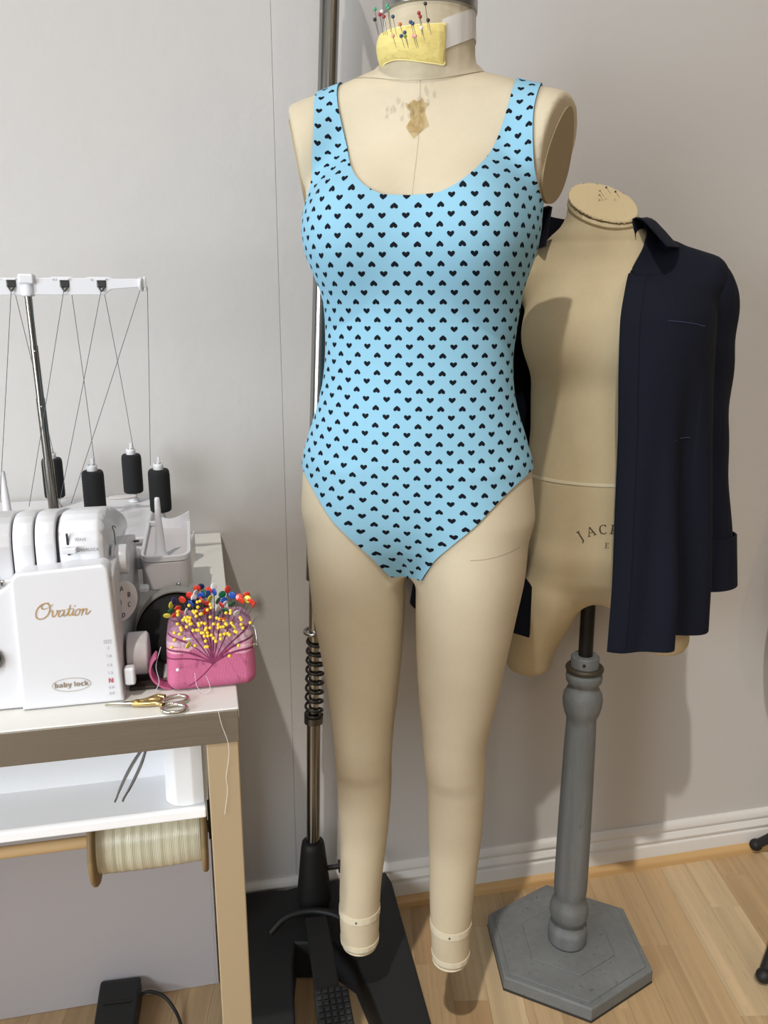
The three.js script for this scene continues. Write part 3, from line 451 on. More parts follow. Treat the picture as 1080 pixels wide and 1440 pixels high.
  part('support_tube', rod(V(0, 0.63, 0), V(0, 0.80, -0.002), 0.0128, 0.0128, 28), std('#1b1c1c', 0.4, { metalness: 0.3 }), st, 'black steel support tube');
}
// ---------------------------------------------------------------- the open shirt
{
  const t = thing('shirt', 'dark navy long-sleeved shirt hanging open on the half-length dress form', 'shirt', [FX, 0, FZ], FRY);
  const cloth = new THREE.MeshPhysicalMaterial({ map: (() => { const q = noiseTex(128, (u, v) => { const n = 0.9 + 0.2 * hash(Math.floor(u * 128), Math.floor(v * 128), 4); return [0.05 * n, 0.066 * n, 0.122 * n, 1]; }); q.colorSpace = THREE.SRGBColorSpace; q.repeat.set(5, 5); return q; })(), roughness: 0.85, specularIntensity: 0.5, sheen: 0.03, sheenRoughness: 0.5, sheenColor: S('#5a6a8c') });
  const hang = limb([   // loose body of the shirt
    [0.60, 0.018, 0.192, -0.01, 0.158, 0.135], [0.70, 0.016, 0.188, -0.01, 0.153, 0.13], [0.80, 0.014, 0.184, -0.008, 0.148, 0.124], [0.92, 0.01, 0.178, -0.006, 0.140, 0.116], [1.05, 0.006, 0.172, -0.004, 0.132, 0.108], [1.15, 0.004, 0.168, -0.002, 0.131, 0.104], [1.22, 0.004, 0.166, -0.002, 0.124, 0.1], [1.27, 0.002, 0.158, -0.006, 0.10, 0.09], [1.30, -0.002, 0.14, -0.012, 0.07, 0.072], [1.325, -0.008, 0.1, -0.014, 0.054, 0.056]], 0.012, 2.3);
  const sS = [cap([-0.06, 1.322, -0.012], [-0.148, 1.288, -0.016], 0.036, 0.038, 1.25), cap([0.034, 1.322, -0.012], [0.148, 1.284, -0.016], 0.036, 0.038, 1.25)];
  const f = (x, y, z) => {
    const a = Math.atan2(x, z), low = Math.max(0, Math.min(1, (1.2 - y) / 0.4));
    // folds: a deep one at the wearer's left side, lesser ripples elsewhere
    const g1 = Math.exp(-(((a - 1.03 + 0.12 * (1 - low)) / 0.16) ** 2)), lip = Math.exp(-(((a - 0.80) / 0.17) ** 2));
    const fold = low * (-0.036 * g1 + 0.012 * lip + 0.006 * Math.sin(a * 9 + y * 3) * (Math.abs(a) > 1.1 ? 1 : 0.25) + 0.0035 * Math.sin(a * 15 - 1.3 * y * 4));
    let d = hang(x, y, z) - fold;
    if (y > 1.1) d = smin(d, Math.min(sS[0](x, y, z), sS[1](x, y, z)), 0.03);
    return Math.min(d, 9);
  };
  const edgeX = lut([[0.6, 0.030], [0.68, 0.029], [0.8, 0.030], [0.93, 0.027], [1.05, 0.024], [1.15, 0.018], [1.22, 0.016], [1.27, 0.022], [1.30, 0.03], [1.335, 0.046], [1.36, 0.055]]);
  const keep = (x, y, z) => {
    const hem = 0.712 + 0.012 * Math.cos(Math.atan2(x, z) * 2) * -0.6;
    let k = y - hem;
    const a = Math.atan2(x, z);
    if (z > -0.03) k = Math.min(k, Math.max(x - edgeX.get(0, y), (-(z - 0.012) - Math.max(0, (x + 0.12)) * 3), (y < 0.9 ? -0.094 - Math.max(0, y - 0.8) * 0.9 - x : -1)));   // open front
    const nd = Math.hypot((x + 0.014) / 0.052, (z + 0.002) / 0.055) - 1; if (y > 1.26) k = Math.min(k, nd * 0.06); // neck opening
    return k;
  };
  const [body, rim] = clothGeo(f, [-0.235, 0.25, 0.64, 1.375, -0.2, 0.2], 0.0062, keep, 0.0016, (x, y, z) => [Math.atan2(x, z) * 0.15, y]);
  part('shirt_body', body, cloth, t); part('hem', rim, navyEdge, t);
  const sleeve = (path, rads, n, name, sgn) => {                        // path of [x, y, z], with rippled radius
    const c = new THREE.CatmullRomCurve3(path.map((p) => V(...p))), R = lut(rads.map(([u, r]) => [u, r]));
    const ringAt = (v) => { const p = c.getPoint(v), tg = c.getTangent(v), X = V(1, 0, 0).addScaledVector(tg, -tg.x).normalize(); return [p, X, tg.clone().cross(X)]; };
    const fn = (u, v) => { const [p, X, Z] = ringAt(Math.max(0, Math.min(1, v))), a = u * Math.PI * 2, r = R.get(0, v) * (1 + 0.05 * Math.sin(a * 3 + v * 7) + 0.045 * Math.sin(v * 34 + a * 2) * Math.exp(-(((v - 0.45) / 0.25) ** 2))); const q = p.clone().addScaledVector(X, Math.cos(a) * r).addScaledVector(Z, Math.sin(a) * r * 1.12); return q.toArray(); };
    return part(name, sheet(fn, 40, n, 0.0016), cloth, t);
  };
  const rPath = [[0.138, 1.30, -0.016], [0.156, 1.25, -0.026], [0.164, 1.15, -0.04], [0.176, 1.0, -0.05], [0.197, 0.85, -0.045], [0.203, 0.80, -0.042]], rRad = [[0, 0.03], [0.06, 0.04], [0.2, 0.046], [0.5, 0.044], [0.8, 0.0405], [0.95, 0.0395], [1, 0.039]];
  sleeve(rPath, rRad, 60, 'sleeve');
  const cuff = (a, b, r0, r1) => { const A = V(...a), B = V(...b), tg = B.clone().sub(A).normalize(), X = V(1, 0, 0).addScaledVector(tg, -tg.x).normalize(), Z = tg.clone().cross(X); return sheet((u, v) => { const an = u * Math.PI * 2 * 0.985, r = r0 + (r1 - r0) * v; return A.clone().lerp(B, v).addScaledVector(X, Math.cos(an) * r).addScaledVector(Z, Math.sin(an) * r * 1.12).toArray(); }, 40, 8, 0.003); };
  part('cuff', cuff([0.199, 0.86, -0.044], [0.207, 0.772, -0.04], 0.0435, 0.0445), cloth, t);
  const lPath = [[-0.142, 1.30, -0.016], [-0.167, 1.24, -0.03], [-0.20, 1.1, -0.05], [-0.242, 0.92, -0.065], [-0.271, 0.76, -0.07], [-0.276, 0.72, -0.07]];
  sleeve(lPath, rRad, 60, 'sleeve'); part('cuff', cuff([-0.271, 0.765, -0.07], [-0.282, 0.685, -0.07], 0.042, 0.043), cloth, t);
  // collar: stand and fall, sprung open
  const col = (u, v) => {
    const a = 0.78 + u * (Math.PI * 2 - 1.75), e = Math.min(1, Math.max(0, (u - 0.35) / 0.5)), tip = Math.exp(-((u / 0.16) ** 2)), tipL = Math.exp(-(((1 - u) / 0.2) ** 2));
    const R0 = 0.0685 + 0.022 * e, cx = -0.012 - 0.012 * e, up = 0.052 + 0.008 * e - 0.012 * tip;
    let r, y;
    if (v < 0.42) { const s = v / 0.42; r = R0 - 0.009 * s; y = 1.328 + up * s; }
    else { const s = (v - 0.42) / 0.58, arc = Math.sin(Math.min(1, s * 2.2) * Math.PI / 2); r = R0 - 0.009 + 0.016 * arc + s * (0.03 + 0.022 * tip + 0.02 * tipL); y = 1.328 + up + 0.004 * Math.sin(Math.min(1, s * 3) * Math.PI) - s * (0.05 - 0.005 * tip); }
    return [cx + Math.sin(a) * r, y + 0.006 * Math.cos(a), -0.004 + Math.cos(a) * r];
  };
  part('collar', sheet(col, 72, 22, 0.0022), cloth, t, 'stand collar sprung open round the neck');
  part('collar_stand', band(fTrunk, [-0.015, 0], 0.6, 2.5, () => 1.288, (a) => 1.297 + 0.076 * Math.min(1, Math.max(0, (a - 0.6) / 0.75)), 0.0045, 0.0022, 40, 10), cloth, t);
  // pocket-flap and waist stitch lines, neck snap
  const stitch = (pts) => tube(pts.map(([x, y]) => { const z = hit(f, [x, y, 0], [0, 0, 1], 0.3); return [x, y, z + 0.0008]; }), 0.0005, 20, 5);
  part('pocket_stitch', stitch([[0.085, 1.222], [0.105, 1.22], [0.125, 1.217], [0.142, 1.213]]), std('#3a4360', 0.8), t);
  part('hem_stitch', stitch([[0.11, 1.045], [0.122, 1.046], [0.135, 1.046]]), std('#3a4360', 0.8), t);
  const placket = sheet((u, v) => { const y = 0.71 + v * 0.60, x = edgeX.get(0, y) + 0.002 + u * 0.026; return [x, y, hit(f, [x, y, 0], [0, 0, 1], 0.3) + 0.0012]; }, 4, 60, 0.0012);
  part('placket', placket, cloth, t);
  const sn = (x, y) => { const z = hit(f, [x, y, 0], [0, 0, 1], 0.3); return rod(V(x, y, z), V(x, y, z + 0.0035), 0.0032, 0.0028, 16); };
  part('snap', merge([sn(0.047, 1.298)]), std('#c9ccd2', 0.25, { metalness: 1 }), t); part('snap', merge([sn(0.0545, 1.2995)]), std('#c9ccd2', 0.25, { metalness: 1 }), t);
}
// ---------------------------------------------------------------- the sewing table
const TY = 0.841, TX1 = 0.021, TX0 = -0.95, TZ1 = 0.693, TZ0 = 0.004;
const tableWhite = std('#dad8d2', 0.35);
const brushed = new THREE.MeshPhysicalMaterial({ color: S('#968f84'), metalness: 0.8, roughness: 0.36, bumpMap: (() => { const q = noiseTex(256, (u, v) => { const n = tnoise(u, v, 3, 4, 200); return [n, n, n, 1]; }); q.repeat.set(1, 2); return q; })(), bumpScale: 0.00008 });
const legMetal = new THREE.MeshPhysicalMaterial({ color: S('#cdbb9c'), metalness: 0.55, roughness: 0.4 });  // rail metal again, the reflected floor put into its warmer colour
{
  const t = thing('sewing_table', 'white-topped sewing table with brushed metal rail and legs', 'table', [0, 0, 0]);
  const W0 = TX1 - TX0, D0 = TZ1 - TZ0, cx = (TX0 + TX1) / 2, cz = (TZ0 + TZ1) / 2;
  part('tabletop', mv(rbox(W0, 0.012, D0 - 0.002, 0.0015), cx, TY - 0.006, cz - 0.001), tableWhite, t);
  part('front_rail', merge([mv(rbox(W0 - 0.002, 0.025, 0.03, 0.0015), cx, TY - 0.0245, TZ1 - 0.0155), mv(rbox(W0 - 0.002, 0.0365, 0.0022, 0.0008), cx, TY - 0.0188, TZ1 + 0.0002)]), brushed, t, 'brushed metal front rail');
  part('side_rail', mv(rbox(0.03, 0.025, D0 - 0.07, 0.0015), TX1 - 0.018, TY - 0.0245, cz), tableWhite, t);
  part('back_rail', mv(rbox(W0 - 0.1, 0.025, 0.03, 0.0015), cx, TY - 0.0245, TZ0 + 0.03), tableWhite, t);
  for (const [x, z] of [[TX1 - 0.0185, TZ1 - 0.0195], [TX1 - 0.0185, TZ0 + 0.045], [TX0 + 0.03, TZ1 - 0.0195], [TX0 + 0.03, TZ0 + 0.045]]) part('leg', mv(rbox(0.033, TY - 0.037, 0.036, 0.0015), x, (TY - 0.037) / 2, z), legMetal, t);
  // shelf hung under the top
  const sy = 0.692, sd = 0.645 - atY(100, 1105, 0.698).z + 0.012;
  part('shelf', mv(rbox(W0 - 0.08, 0.012, sd, 0.002), cx, sy, 0.645 - sd / 2), std('#f0f0f2', 0.4), t, 'white shelf hung below the top');
  part('shelf_back', mv(rbox(W0 - 0.09, TY - 0.036 - sy, 0.012, 0.002), cx - 0.014, (TY - 0.036 + sy) / 2, 0.645 - sd + 0.006), std('#f0f0f2', 0.4), t);
  part('shelf_side', mv(rbox(0.006, TY - 0.04 - sy + 0.006, sd - 0.03, 0.001), TX1 - 0.0405, (TY - 0.04 + sy) / 2, 0.63 - sd / 2), std('#f0f0f2', 0.4), t);
  // wooden dowel carried below the shelf
  const dz = 0.56, dy = 0.617;
  part('hanging_dowel', (() => { const g = rod(V(TX0 + 0.06, dy, dz), V(TX1 - 0.036, dy, dz), 0.0072, 0.0072, 18); return g; })(), std('#cfae7f', 0.6), t, 'bare wooden dowel');
  for (const x of [TX0 + 0.06, TX1 - 0.0385]) part('dowel_bracket', merge([mv(rbox(0.004, 0.085, 0.022, 0.001), x, 0.648, dz)]), std('#24211f', 0.5), t, 'dark bracket');
  const ns = thing('spool', 'large wooden spool wound with clear nylon line on the dowel under the shelf', 'spool', [-0.089, dy, dz]);
  ns.rotation.z = 0.0; const wood = std('#86704d', 0.65), R = 0.052, half = 0.064;
  for (const s of [-1, 1]) { const g = lathe([[0.009, -0.0035], [R - 0.002, -0.0035], [R, -0.0015], [R, 0.0015], [R - 0.002, 0.0035], [0.009, 0.0035], [0.009, -0.0035]], 56); g.rotateZ(Math.PI / 2); part('flange', mv(g, s * half, 0, 0), wood, ns, 'worn wooden flange'); }
  const wound = new THREE.MeshPhysicalMaterial({ color: S('#d8d2bd'), roughness: 0.22, metalness: 0.0, clearcoat: 0.8, clearcoatRoughness: 0.2, bumpMap: (() => { const q = noiseTex(256, (u, v) => { const n = 0.5 + 0.5 * Math.sin(v * Math.PI * 2 * 60 + tnoise(u, v, 4, 3) * 5) * (0.4 + 0.6 * tnoise(u, v, 3, 9, 30)); return [n, n, n, 1]; }); return q; })(), bumpScale: 0.00045, map: (() => { const q = noiseTex(256, (u, v) => { const n = 0.86 + 0.2 * tnoise(u, v, 3, 12, 60); return [n, n, n * 0.97, 1]; }); q.colorSpace = THREE.SRGBColorSpace; return q; })() });
  const pr = []; for (let i = 0; i <= 40; i++) { const s = i / 40; pr.push([0.0385 + 0.0003 * Math.sin(i * 1.7) + 0.0016 * Math.sin(s * Math.PI), -half + 0.004 + s * (2 * half - 0.008)]); }
  const wg = lathe(pr, 64); wg.rotateZ(Math.PI / 2); part('wound_line', wg, wound, ns, 'glossy clear nylon line');
  part('core', (() => { const g = lathe([[0.0085, -half - 0.004], [0.013, -half - 0.004], [0.013, half + 0.004], [0.0085, half + 0.004], [0.0085, -half - 0.004]], 32); g.rotateZ(Math.PI / 2); return g; })(), wood, ns);
  // folded white card standing on the shelf
  const cd = thing('card', 'folded sheet of white card standing on the shelf beside the right table leg', 'card', [-0.042, sy + 0.0065, 0.632]);
  part('card_front', sheet((u, v) => [-0.021 + u * 0.042, v * 0.098, 0.004 * Math.sin(u * 3) - 0.012 * (1 - u) ** 6], 16, 4, 0.0006), std('#eeeef0', 0.6), cd);
  part('card_return', sheet((u, v) => [-0.021 + 0.004 * Math.sin(u * 2), v * 0.098, -0.012 - u * 0.055], 8, 4, 0.0006), std('#eeeef0', 0.6), cd);
  // tweezers leaning over the shelf edge from under the rail
  const tw = thing('tweezers', 'steel tweezers with bent points leaning from the rail onto the shelf', 'tweezers', [0, 0, 0]);
  const a = at(209, 1040, 0.60), e1 = at(164, 1122, 0.648), e2 = at(175, 1121, 0.645), dark = std('#77767a', 0.3, { metalness: 1 });
  const side = V(1, 0.25, 0).normalize();
  for (const [e, s] of [[e1, -1], [e2, 1]]) {
    const m1 = a.clone().lerp(e, 0.45).addScaledVector(side, s * 0.0038), m2 = a.clone().lerp(e, 0.85).addScaledVector(side, s * 0.002), c = new THREE.CatmullRomCurve3([a.clone(), m1, m2, e.clone(), e.clone().add(V(-0.002, -0.003, 0.003))]);
    const g = sheet((u, v) => { const p = c.getPoint(Math.max(0, Math.min(1, u))), w = 0.0016 + 0.003 * Math.sin(Math.min(1, u * 1.6) * Math.PI) * (1 - u * 0.8); return [p.x + (v - 0.5) * w * 0.5, p.y + (v - 0.5) * w * 0.3, p.z + (v - 0.5) * w * 2]; }, 40, 4, 0.0014);
    part('arm', g, dark, tw);
  }
  part('joint', rbox(0.005, 0.014, 0.004, 0.001).rotateZ(-0.6).translate(a.x + 0.002, a.y + 0.004, a.z), dark, tw);
  // white board behind the table's legs
  const bd = thing('board', 'tall white board standing under the table against the wall side', 'board', [-0.42, 0.0006, 0.148]);
  part('panel', mv(rbox(0.78, 0.66, 0.012, 0.001), 0, 0.33, 0), std('#bdbabf', 0.45), bd);
  part('edge_strip', mv(rbox(0.004, 0.66, 0.013, 0.001), 0.392, 0.33, 0), std('#bdbbbd', 0.5), bd);
  // foot control and its lead
  const fc = thing('foot_pedal', 'black machine foot pedal on the floor under the table', 'foot pedal', [-0.203, 0, 0.215], -0.06);
  const body = new THREE.Shape(); body.moveTo(-0.055, 0.004); body.lineTo(0.075, 0.004); body.lineTo(0.075, 0.022); body.lineTo(-0.045, 0.05); body.quadraticCurveTo(-0.056, 0.05, -0.056, 0.04); body.closePath();
  const fg = extr(body, 0.062, 0.004, 3); fg.rotateY(-Math.PI / 2); fg.translate(0.031, 0, 0);
  part('shell', fg, std('#1d1e1f', 0.5), fc); const rib = []; for (let i = 0; i < 4; i++) rib.push(mv(rbox(0.05, 0.003, 0.004, 0.001), 0, 0.0535 - i * 0.0065, -0.03 + i * 0.022).clone()); part('grip_rib', rib[1], std('#161718', 0.6), fc);
  for (const [x, z] of [[-0.024, -0.04], [0.024, -0.04], [-0.024, 0.06], [0.024, 0.06]]) part('rubber_foot', mv(new THREE.CylinderGeometry(0.006, 0.006, 0.006, 16), x, 0.003, z), blackMat, fc);
  part('lead', tube([V(0.034, 0.034, -0.03), V(0.05, 0.036, -0.034), V(0.075, 0.028, -0.03), V(0.10, 0.012, -0.005), V(0.112, 0.004, 0.03), V(0.105, 0.0032, 0.075), V(0.06, 0.0032, 0.14)], 0.003, 60, 10), std('#141414', 0.55), fc, 'black cable curling to the right');
}
// ---------------------------------------------------------------- the overlocker
const mwhite = new THREE.MeshPhysicalMaterial({ color: S('#d8d8dc'), roughness: 0.32, clearcoat: 0.3, clearcoatRoughness: 0.3 }), mshade = std('#c6c1c2', 0.4), slotMat = std('#2a2b2d', 0.5);
const X1 = V(1, 0, 0), Y1 = V(0, 1, 0);
{
  const t = thing('sewing_machine', 'white overlock sewing machine with a script logo and a telescopic thread mast', 'sewing machine', [-0.2, TY, 0.5]);
  const P = (n, g, m, l, par = t) => part(n, g.translate(0.2, -TY, -0.5), m, par, l);
  // main body and base
  P('base', mv(rbox(0.32, 0.02, 0.29, 0.006), -0.26, TY + 0.0105, 0.495), mwhite);
  P('body', mv(rbox(0.30, 0.12, 0.235, 0.012), -0.256, TY + 0.078, 0.512), mwhite);
  // arched top lobes with slots between them
  const lobe = new THREE.Shape(); lobe.moveTo(0.36, 0.95); lobe.lineTo(0.6265, 0.95); lobe.lineTo(0.6245, 1.006); lobe.bezierCurveTo(0.622, 1.028, 0.608, 1.036, 0.588, 1.0355); lobe.bezierCurveTo(0.54, 1.03, 0.46, 1.008, 0.40, 0.985); lobe.quadraticCurveTo(0.37, 0.975, 0.36, 0.965); lobe.closePath();
  const mk = (x0, x1, bev, sh = lobe, m = mwhite, name = 'top_lobe') => { const g = new THREE.ExtrudeGeometry(sh, { depth: x1 - x0 - 2 * bev, bevelEnabled: bev > 0, bevelSize: bev, bevelThickness: bev, bevelOffset: -bev, bevelSegments: 4, curveSegments: 24 }); g.rotateY(-Math.PI / 2); g.scale(-1, 1, 1); const p = g.index ? g.toNonIndexed() : g; const a = p.attributes.position.array, q = p.attributes.normal.array; for (const A of [a, q]) for (let i = 0; i < A.length; i += 9) for (let k = 0; k < 3; k++) { const s = A[i + 3 + k]; A[i + 3 + k] = A[i + 6 + k]; A[i + 6 + k] = s; } p.computeVertexNormals(); return P(name, toCreasedNormals(p, 0.6).translate(x0 + bev, 0, 0), m); };
  const core = new THREE.Shape(); core.moveTo(0.37, 0.96); core.lineTo(0.620, 0.96); core.lineTo(0.6185, 1.004); core.bezierCurveTo(0.616, 1.022, 0.603, 1.030, 0.584, 1.029); core.bezierCurveTo(0.54, 1.024, 0.46, 1.002, 0.40, 0.979); core.closePath();
  mk(-0.40, -0.115, 0, core, slotMat, 'slot_core');
  mk(-0.40, -0.1965, 0.0015); mk(-0.1942, -0.1752, 0.0015); mk(-0.1729, -0.1539, 0.0015);
  // right-hand end of the top, rounded over
  const rlobe = lobe; mk(-0.1516, -0.106, 0.008, rlobe);
  // front cover carrying the logo
  const fc = new THREE.Shape(); fc.moveTo(-0.193, TY + 0.004); fc.lineTo(-0.099, TY + 0.004); fc.lineTo(-0.1035, 0.985); fc.quadraticCurveTo(-0.104, 0.990, -0.108, 0.990); fc.lineTo(-0.185, 0.986); fc.quadraticCurveTo(-0.190, 0.985, -0.191, 0.98); fc.closePath();
  const cover = P('front_cover', extr(fc, 0.022, 0.003, 3).translate(0, 0, 0.6275), mwhite, 'white front cover with script logo');
  const lf = new THREE.Shape(); lf.moveTo(-0.36, TY + 0.004); lf.lineTo(-0.196, TY + 0.004); lf.lineTo(-0.1945, 0.975); lf.lineTo(-0.204, 0.9685); lf.quadraticCurveTo(-0.212, 0.962, -0.23, 0.962); lf.lineTo(-0.36, 0.962); lf.closePath();
  P('left_cover', extr(lf, 0.018, 0.0025, 3).translate(0, 0, 0.6265), mwhite);
  P('cover_knob', lathe([[0, 0], [0.012, 0], [0.0125, 0.002], [0.009, 0.006], [0, 0.007]], 32).rotateX(Math.PI / 2).translate(-0.2215, 0.9, 0.647), steelDark, 'shiny steel knob');
  P('needle_clamp', merge([mv(rbox(0.02, 0.006, 0.006, 0.001), -0.213, 0.975, 0.635), mv(rbox(0.014, 0.003, 0.012, 0.001), -0.216, 0.967, 0.64), rod(V(-0.207, 0.962, 0.638), V(-0.207, 0.985, 0.638), 0.0012)]), steel);
  // side cheek, knobs and levers
  const ck = new THREE.Shape(); ck.moveTo(0.365, TY + 0.012); ck.lineTo(0.648, TY + 0.004); ck.lineTo(0.646, 0.978); ck.quadraticCurveTo(0.638, 0.985, 0.618, 0.985); ck.lineTo(0.5, 0.98); ck.lineTo(0.365, 0.945); ck.closePath();
  mk(-0.109, -0.0965, 0.003, ck, mshade, 'side_cheek');
  const cyl = (r, l, n = 36) => lathe([[0, 0], [r - 0.0015, 0], [r, 0.0015], [r, l - 0.0015], [r - 0.0015, l], [0, l]], n).rotateZ(-Math.PI / 2);
  P('tension_knob', mv(cyl(0.0165, 0.0135), -0.1015, 0.9755, 0.578), mwhite, 'white round knob at the top right'); P('knob_flange', mv(cyl(0.0175, 0.004), -0.1045, 0.9755, 0.578), mwhite);
  const n = V(0.72, 0, 0.69).normalize(), rt = V(0.69, 0, -0.72).normalize();
  const disc = lathe([[0, -0.004], [0.021, -0.004], [0.0225, -0.002], [0.0225, 0.001], [0.0215, 0.002], [0, 0.002]], 48); disc.applyQuaternion(new THREE.Quaternion().setFromUnitVectors(V(0, 1, 0), n));
  const dc = V(-0.0965, 0.935, 0.602); const dial = P('stitch_dial', mv(disc, dc.x, dc.y, dc.z), mshade, 'flat dial lettered A to D');
  const abcd = canvasTex(256, 256, (c, w, h) => { c.clearRect(0, 0, w, h); c.fillStyle = '#4b4648'; c.font = 'bold 46px sans-serif'; c.textAlign = 'center'; c.textBaseline = 'middle'; [['A', 128, 40], ['B', 184, 96], ['C', 180, 164], ['D', 128, 220]].forEach(([s, x, y]) => c.fillText(s, x, y)); c.lineWidth = 7; c.strokeStyle = '#4b4648'; c.beginPath(); c.arc(70, 128, 46, -0.6, 0.6); c.stroke(); c.font = 'bold 40px sans-serif'; c.fillText('E', 76, 106); c.fillText('7', 76, 150); });
  { const g = new THREE.PlaneGeometry(0.043, 0.043); g.applyMatrix4(new THREE.Matrix4().makeBasis(rt, Y1, n).setPosition(dc.clone().addScaledVector(n, 0.0024))); P('dial_letters', g, decalMat(abcd), undefined, dial).position.set(0, 0, 0); }
  P('handwheel', mv(lathe([[0, 0], [0.022, 0], [0.0235, 0.002], [0.0235, 0.02], [0.021, 0.0225], [0.012, 0.0235], [0, 0.0235]], 44).rotateZ(-Math.PI / 2), -0.0935, 0.874, 0.603), mshade, 'white round handwheel');
  P('release_lever', mv(rbox(0.011, 0.02, 0.012, 0.003), -0.089, 0.8665, 0.642), mwhite);
  P('thread_hook', merge([tube([V(-0.1, 0.99, 0.578), V(-0.1005, 1.008, 0.578), V(-0.1015, 1.012, 0.58), V(-0.1, 1.0145, 0.581), V(-0.0985, 1.012, 0.579)], 0.0006, 24, 6)]), steelDark);
  P('thread_fin', (() => { const g = lathe([[0, 0], [0.016, 0], [0.0165, 0.001], [0.016, 0.002], [0, 0.002]], 32); g.scale(1, 1, 0.5); return g.translate(-0.098, 1.022, 0.48); })(), mshade);
  // slider on the right lobe and its printing
  P('slider_slot', mv(rbox(0.0022, 0.0125, 0.002, 0.0008), -0.1415, 1.014, 0.6243), slotMat); P('slider_slot', mv(rbox(0.0026, 0.003, 0.002, 0.0008), -0.141, 0.9985, 0.6252), slotMat);
  P('slider_knob', mv(rbox(0.0155, 0.0062, 0.008, 0.0015), -0.140, 1.0035, 0.629), mwhite);
  const word = (txt, font, col, w, h) => canvasTex(w, h, (c) => { c.clearRect(0, 0, w, h); c.fillStyle = col; c.font = font; c.textAlign = 'center'; c.textBaseline = 'middle'; c.fillText(txt, w / 2, h / 2); });
  const pr = (tex, x, y, z, w, h, name, up = Y1, label, par = t) => { const g = new THREE.PlaneGeometry(w, h), f = X1.clone().cross(up); g.applyMatrix4(new THREE.Matrix4().makeBasis(X1, up, f).setPosition(V(x, y, z))); return P(name, g, decalMat(tex, 0.5), label, par); };
  const smallcaps = (a, b) => canvasTex(256, 64, (c) => { c.clearRect(0, 0, 256, 64); c.fillStyle = '#4f4d4e'; c.textBaseline = 'alphabetic'; c.font = '52px sans-serif'; c.fillText(a, 6, 50); const w = c.measureText(a).width; c.font = '42px sans-serif'; c.fillText(b, 6 + w, 50); });
  const upL = V(0, 0.0415, -0.002).normalize();
  pr(smallcaps('W', 'AVE'), -0.1225, 1.0135, 0.6252, 0.0245, 0.0061, 'printed_word', V(0, 1, -0.28).normalize()); pr(smallcaps('O', 'VERLOCK'), -0.1205, 1.0025, 0.6261, 0.0265, 0.0066, 'printed_word', upL);
  const script = canvasTex(512, 224, (c, w, h) => {                     // flowing script word
    c.clearRect(0, 0, w, h); c.strokeStyle = '#b08a4e'; c.lineCap = 'round'; c.lineJoin = 'round';
    c.setTransform(1, 0, -0.22, 1, 40, 0);
    const st = (lw, f) => { c.lineWidth = lw; c.beginPath(); f(); c.stroke(); };
    st(9, () => { c.moveTo(112, 30); c.bezierCurveTo(40, 18, 8, 90, 22, 140); c.bezierCurveTo(34, 190, 110, 186, 128, 120); c.bezierCurveTo(142, 62, 112, 22, 78, 32); c.bezierCurveTo(48, 42, 52, 88, 86, 82); });
    st(5, () => { c.moveTo(86, 82); c.bezierCurveTo(120, 76, 140, 58, 150, 44); });
    st(8, () => { c.moveTo(138, 106); c.bezierCurveTo(150, 96, 158, 100, 158, 124); c.bezierCurveTo(158, 168, 172, 172, 190, 142); c.bezierCurveTo(200, 122, 198, 106, 192, 102); c.bezierCurveTo(196, 114, 206, 112, 214, 106); });
    st(8, () => { c.moveTo(254, 108); c.bezierCurveTo(222, 92, 204, 132, 214, 158); c.bezierCurveTo(224, 176, 248, 150, 256, 108); c.bezierCurveTo(250, 144, 250, 172, 274, 158); });
    st(8, () => { c.moveTo(270, 160); c.bezierCurveTo(286, 146, 296, 110, 300, 64); c.bezierCurveTo(292, 120, 286, 170, 312, 158); }); st(6, () => { c.moveTo(276, 100); c.lineTo(326, 96); });
    st(8, () => { c.moveTo(312, 158); c.bezierCurveTo(326, 146, 332, 122, 334, 104); c.bezierCurveTo(326, 150, 328, 172, 350, 152); }); st(9, () => { c.moveTo(338, 74); c.lineTo(340, 70); });
    st(8, () => { c.moveTo(384, 106); c.bezierCurveTo(354, 98, 342, 140, 356, 160); c.bezierCurveTo(376, 174, 398, 132, 384, 106); c.bezierCurveTo(392, 118, 404, 114, 412, 108); });
    st(8, () => { c.moveTo(414, 104); c.lineTo(408, 164); c.moveTo(410, 140); c.bezierCurveTo(424, 104, 448, 94, 446, 122); c.bezierCurveTo(442, 150, 440, 172, 460, 154); c.bezierCurveTo(468, 146, 474, 136, 478, 128); });
    c.setTransform(1, 0, 0, 1, 0, 0);
  });
  const fz = 0.6531;
  pr(script, -0.148, 0.9475, fz, 0.058, 0.0254, 'script_logo', V(0.0, 1, 0).normalize(), 'gold script logo', cover).position.set(0, 0, 0);
  const oval = canvasTex(384, 160, (c, w, h) => { c.clearRect(0, 0, w, h); c.strokeStyle = '#a99a86'; c.lineWidth = 5; c.beginPath(); c.ellipse(w / 2, h / 2, 184, 72, 0, 0, 7); c.stroke(); c.fillStyle = '#8d7a66'; c.font = 'bold 72px sans-serif'; c.textAlign = 'center'; c.textBaseline = 'middle'; c.fillText('baby lock', w / 2, h / 2 - 2, 340); });
  pr(oval, -0.1465, 0.8665, fz, 0.039, 0.0163, 'oval_logo', Y1, 'oval badge print', cover);
  const nums = canvasTex(96, 512, (c, w, h) => { c.clearRect(0, 0, w, h); c.textAlign = 'center'; c.textBaseline = 'middle'; c.fillStyle = '#a3a2ae'; c.font = '30px sans-serif'; [['2', 82], ['1.8', 152], ['1.5', 232], ['1.3', 300], ['0.8', 430], ['0.6', 482]].forEach(([s, y]) => c.fillText(s, 48, y)); c.strokeStyle = '#a3a2ae'; c.lineWidth = 3; c.strokeRect(22, 14, 52, 26); c.font = '22px sans-serif'; c.fillText('0.7', 48, 28); c.fillStyle = '#c2485c'; c.font = 'bold 56px sans-serif'; c.fillText('N', 48, 368); });
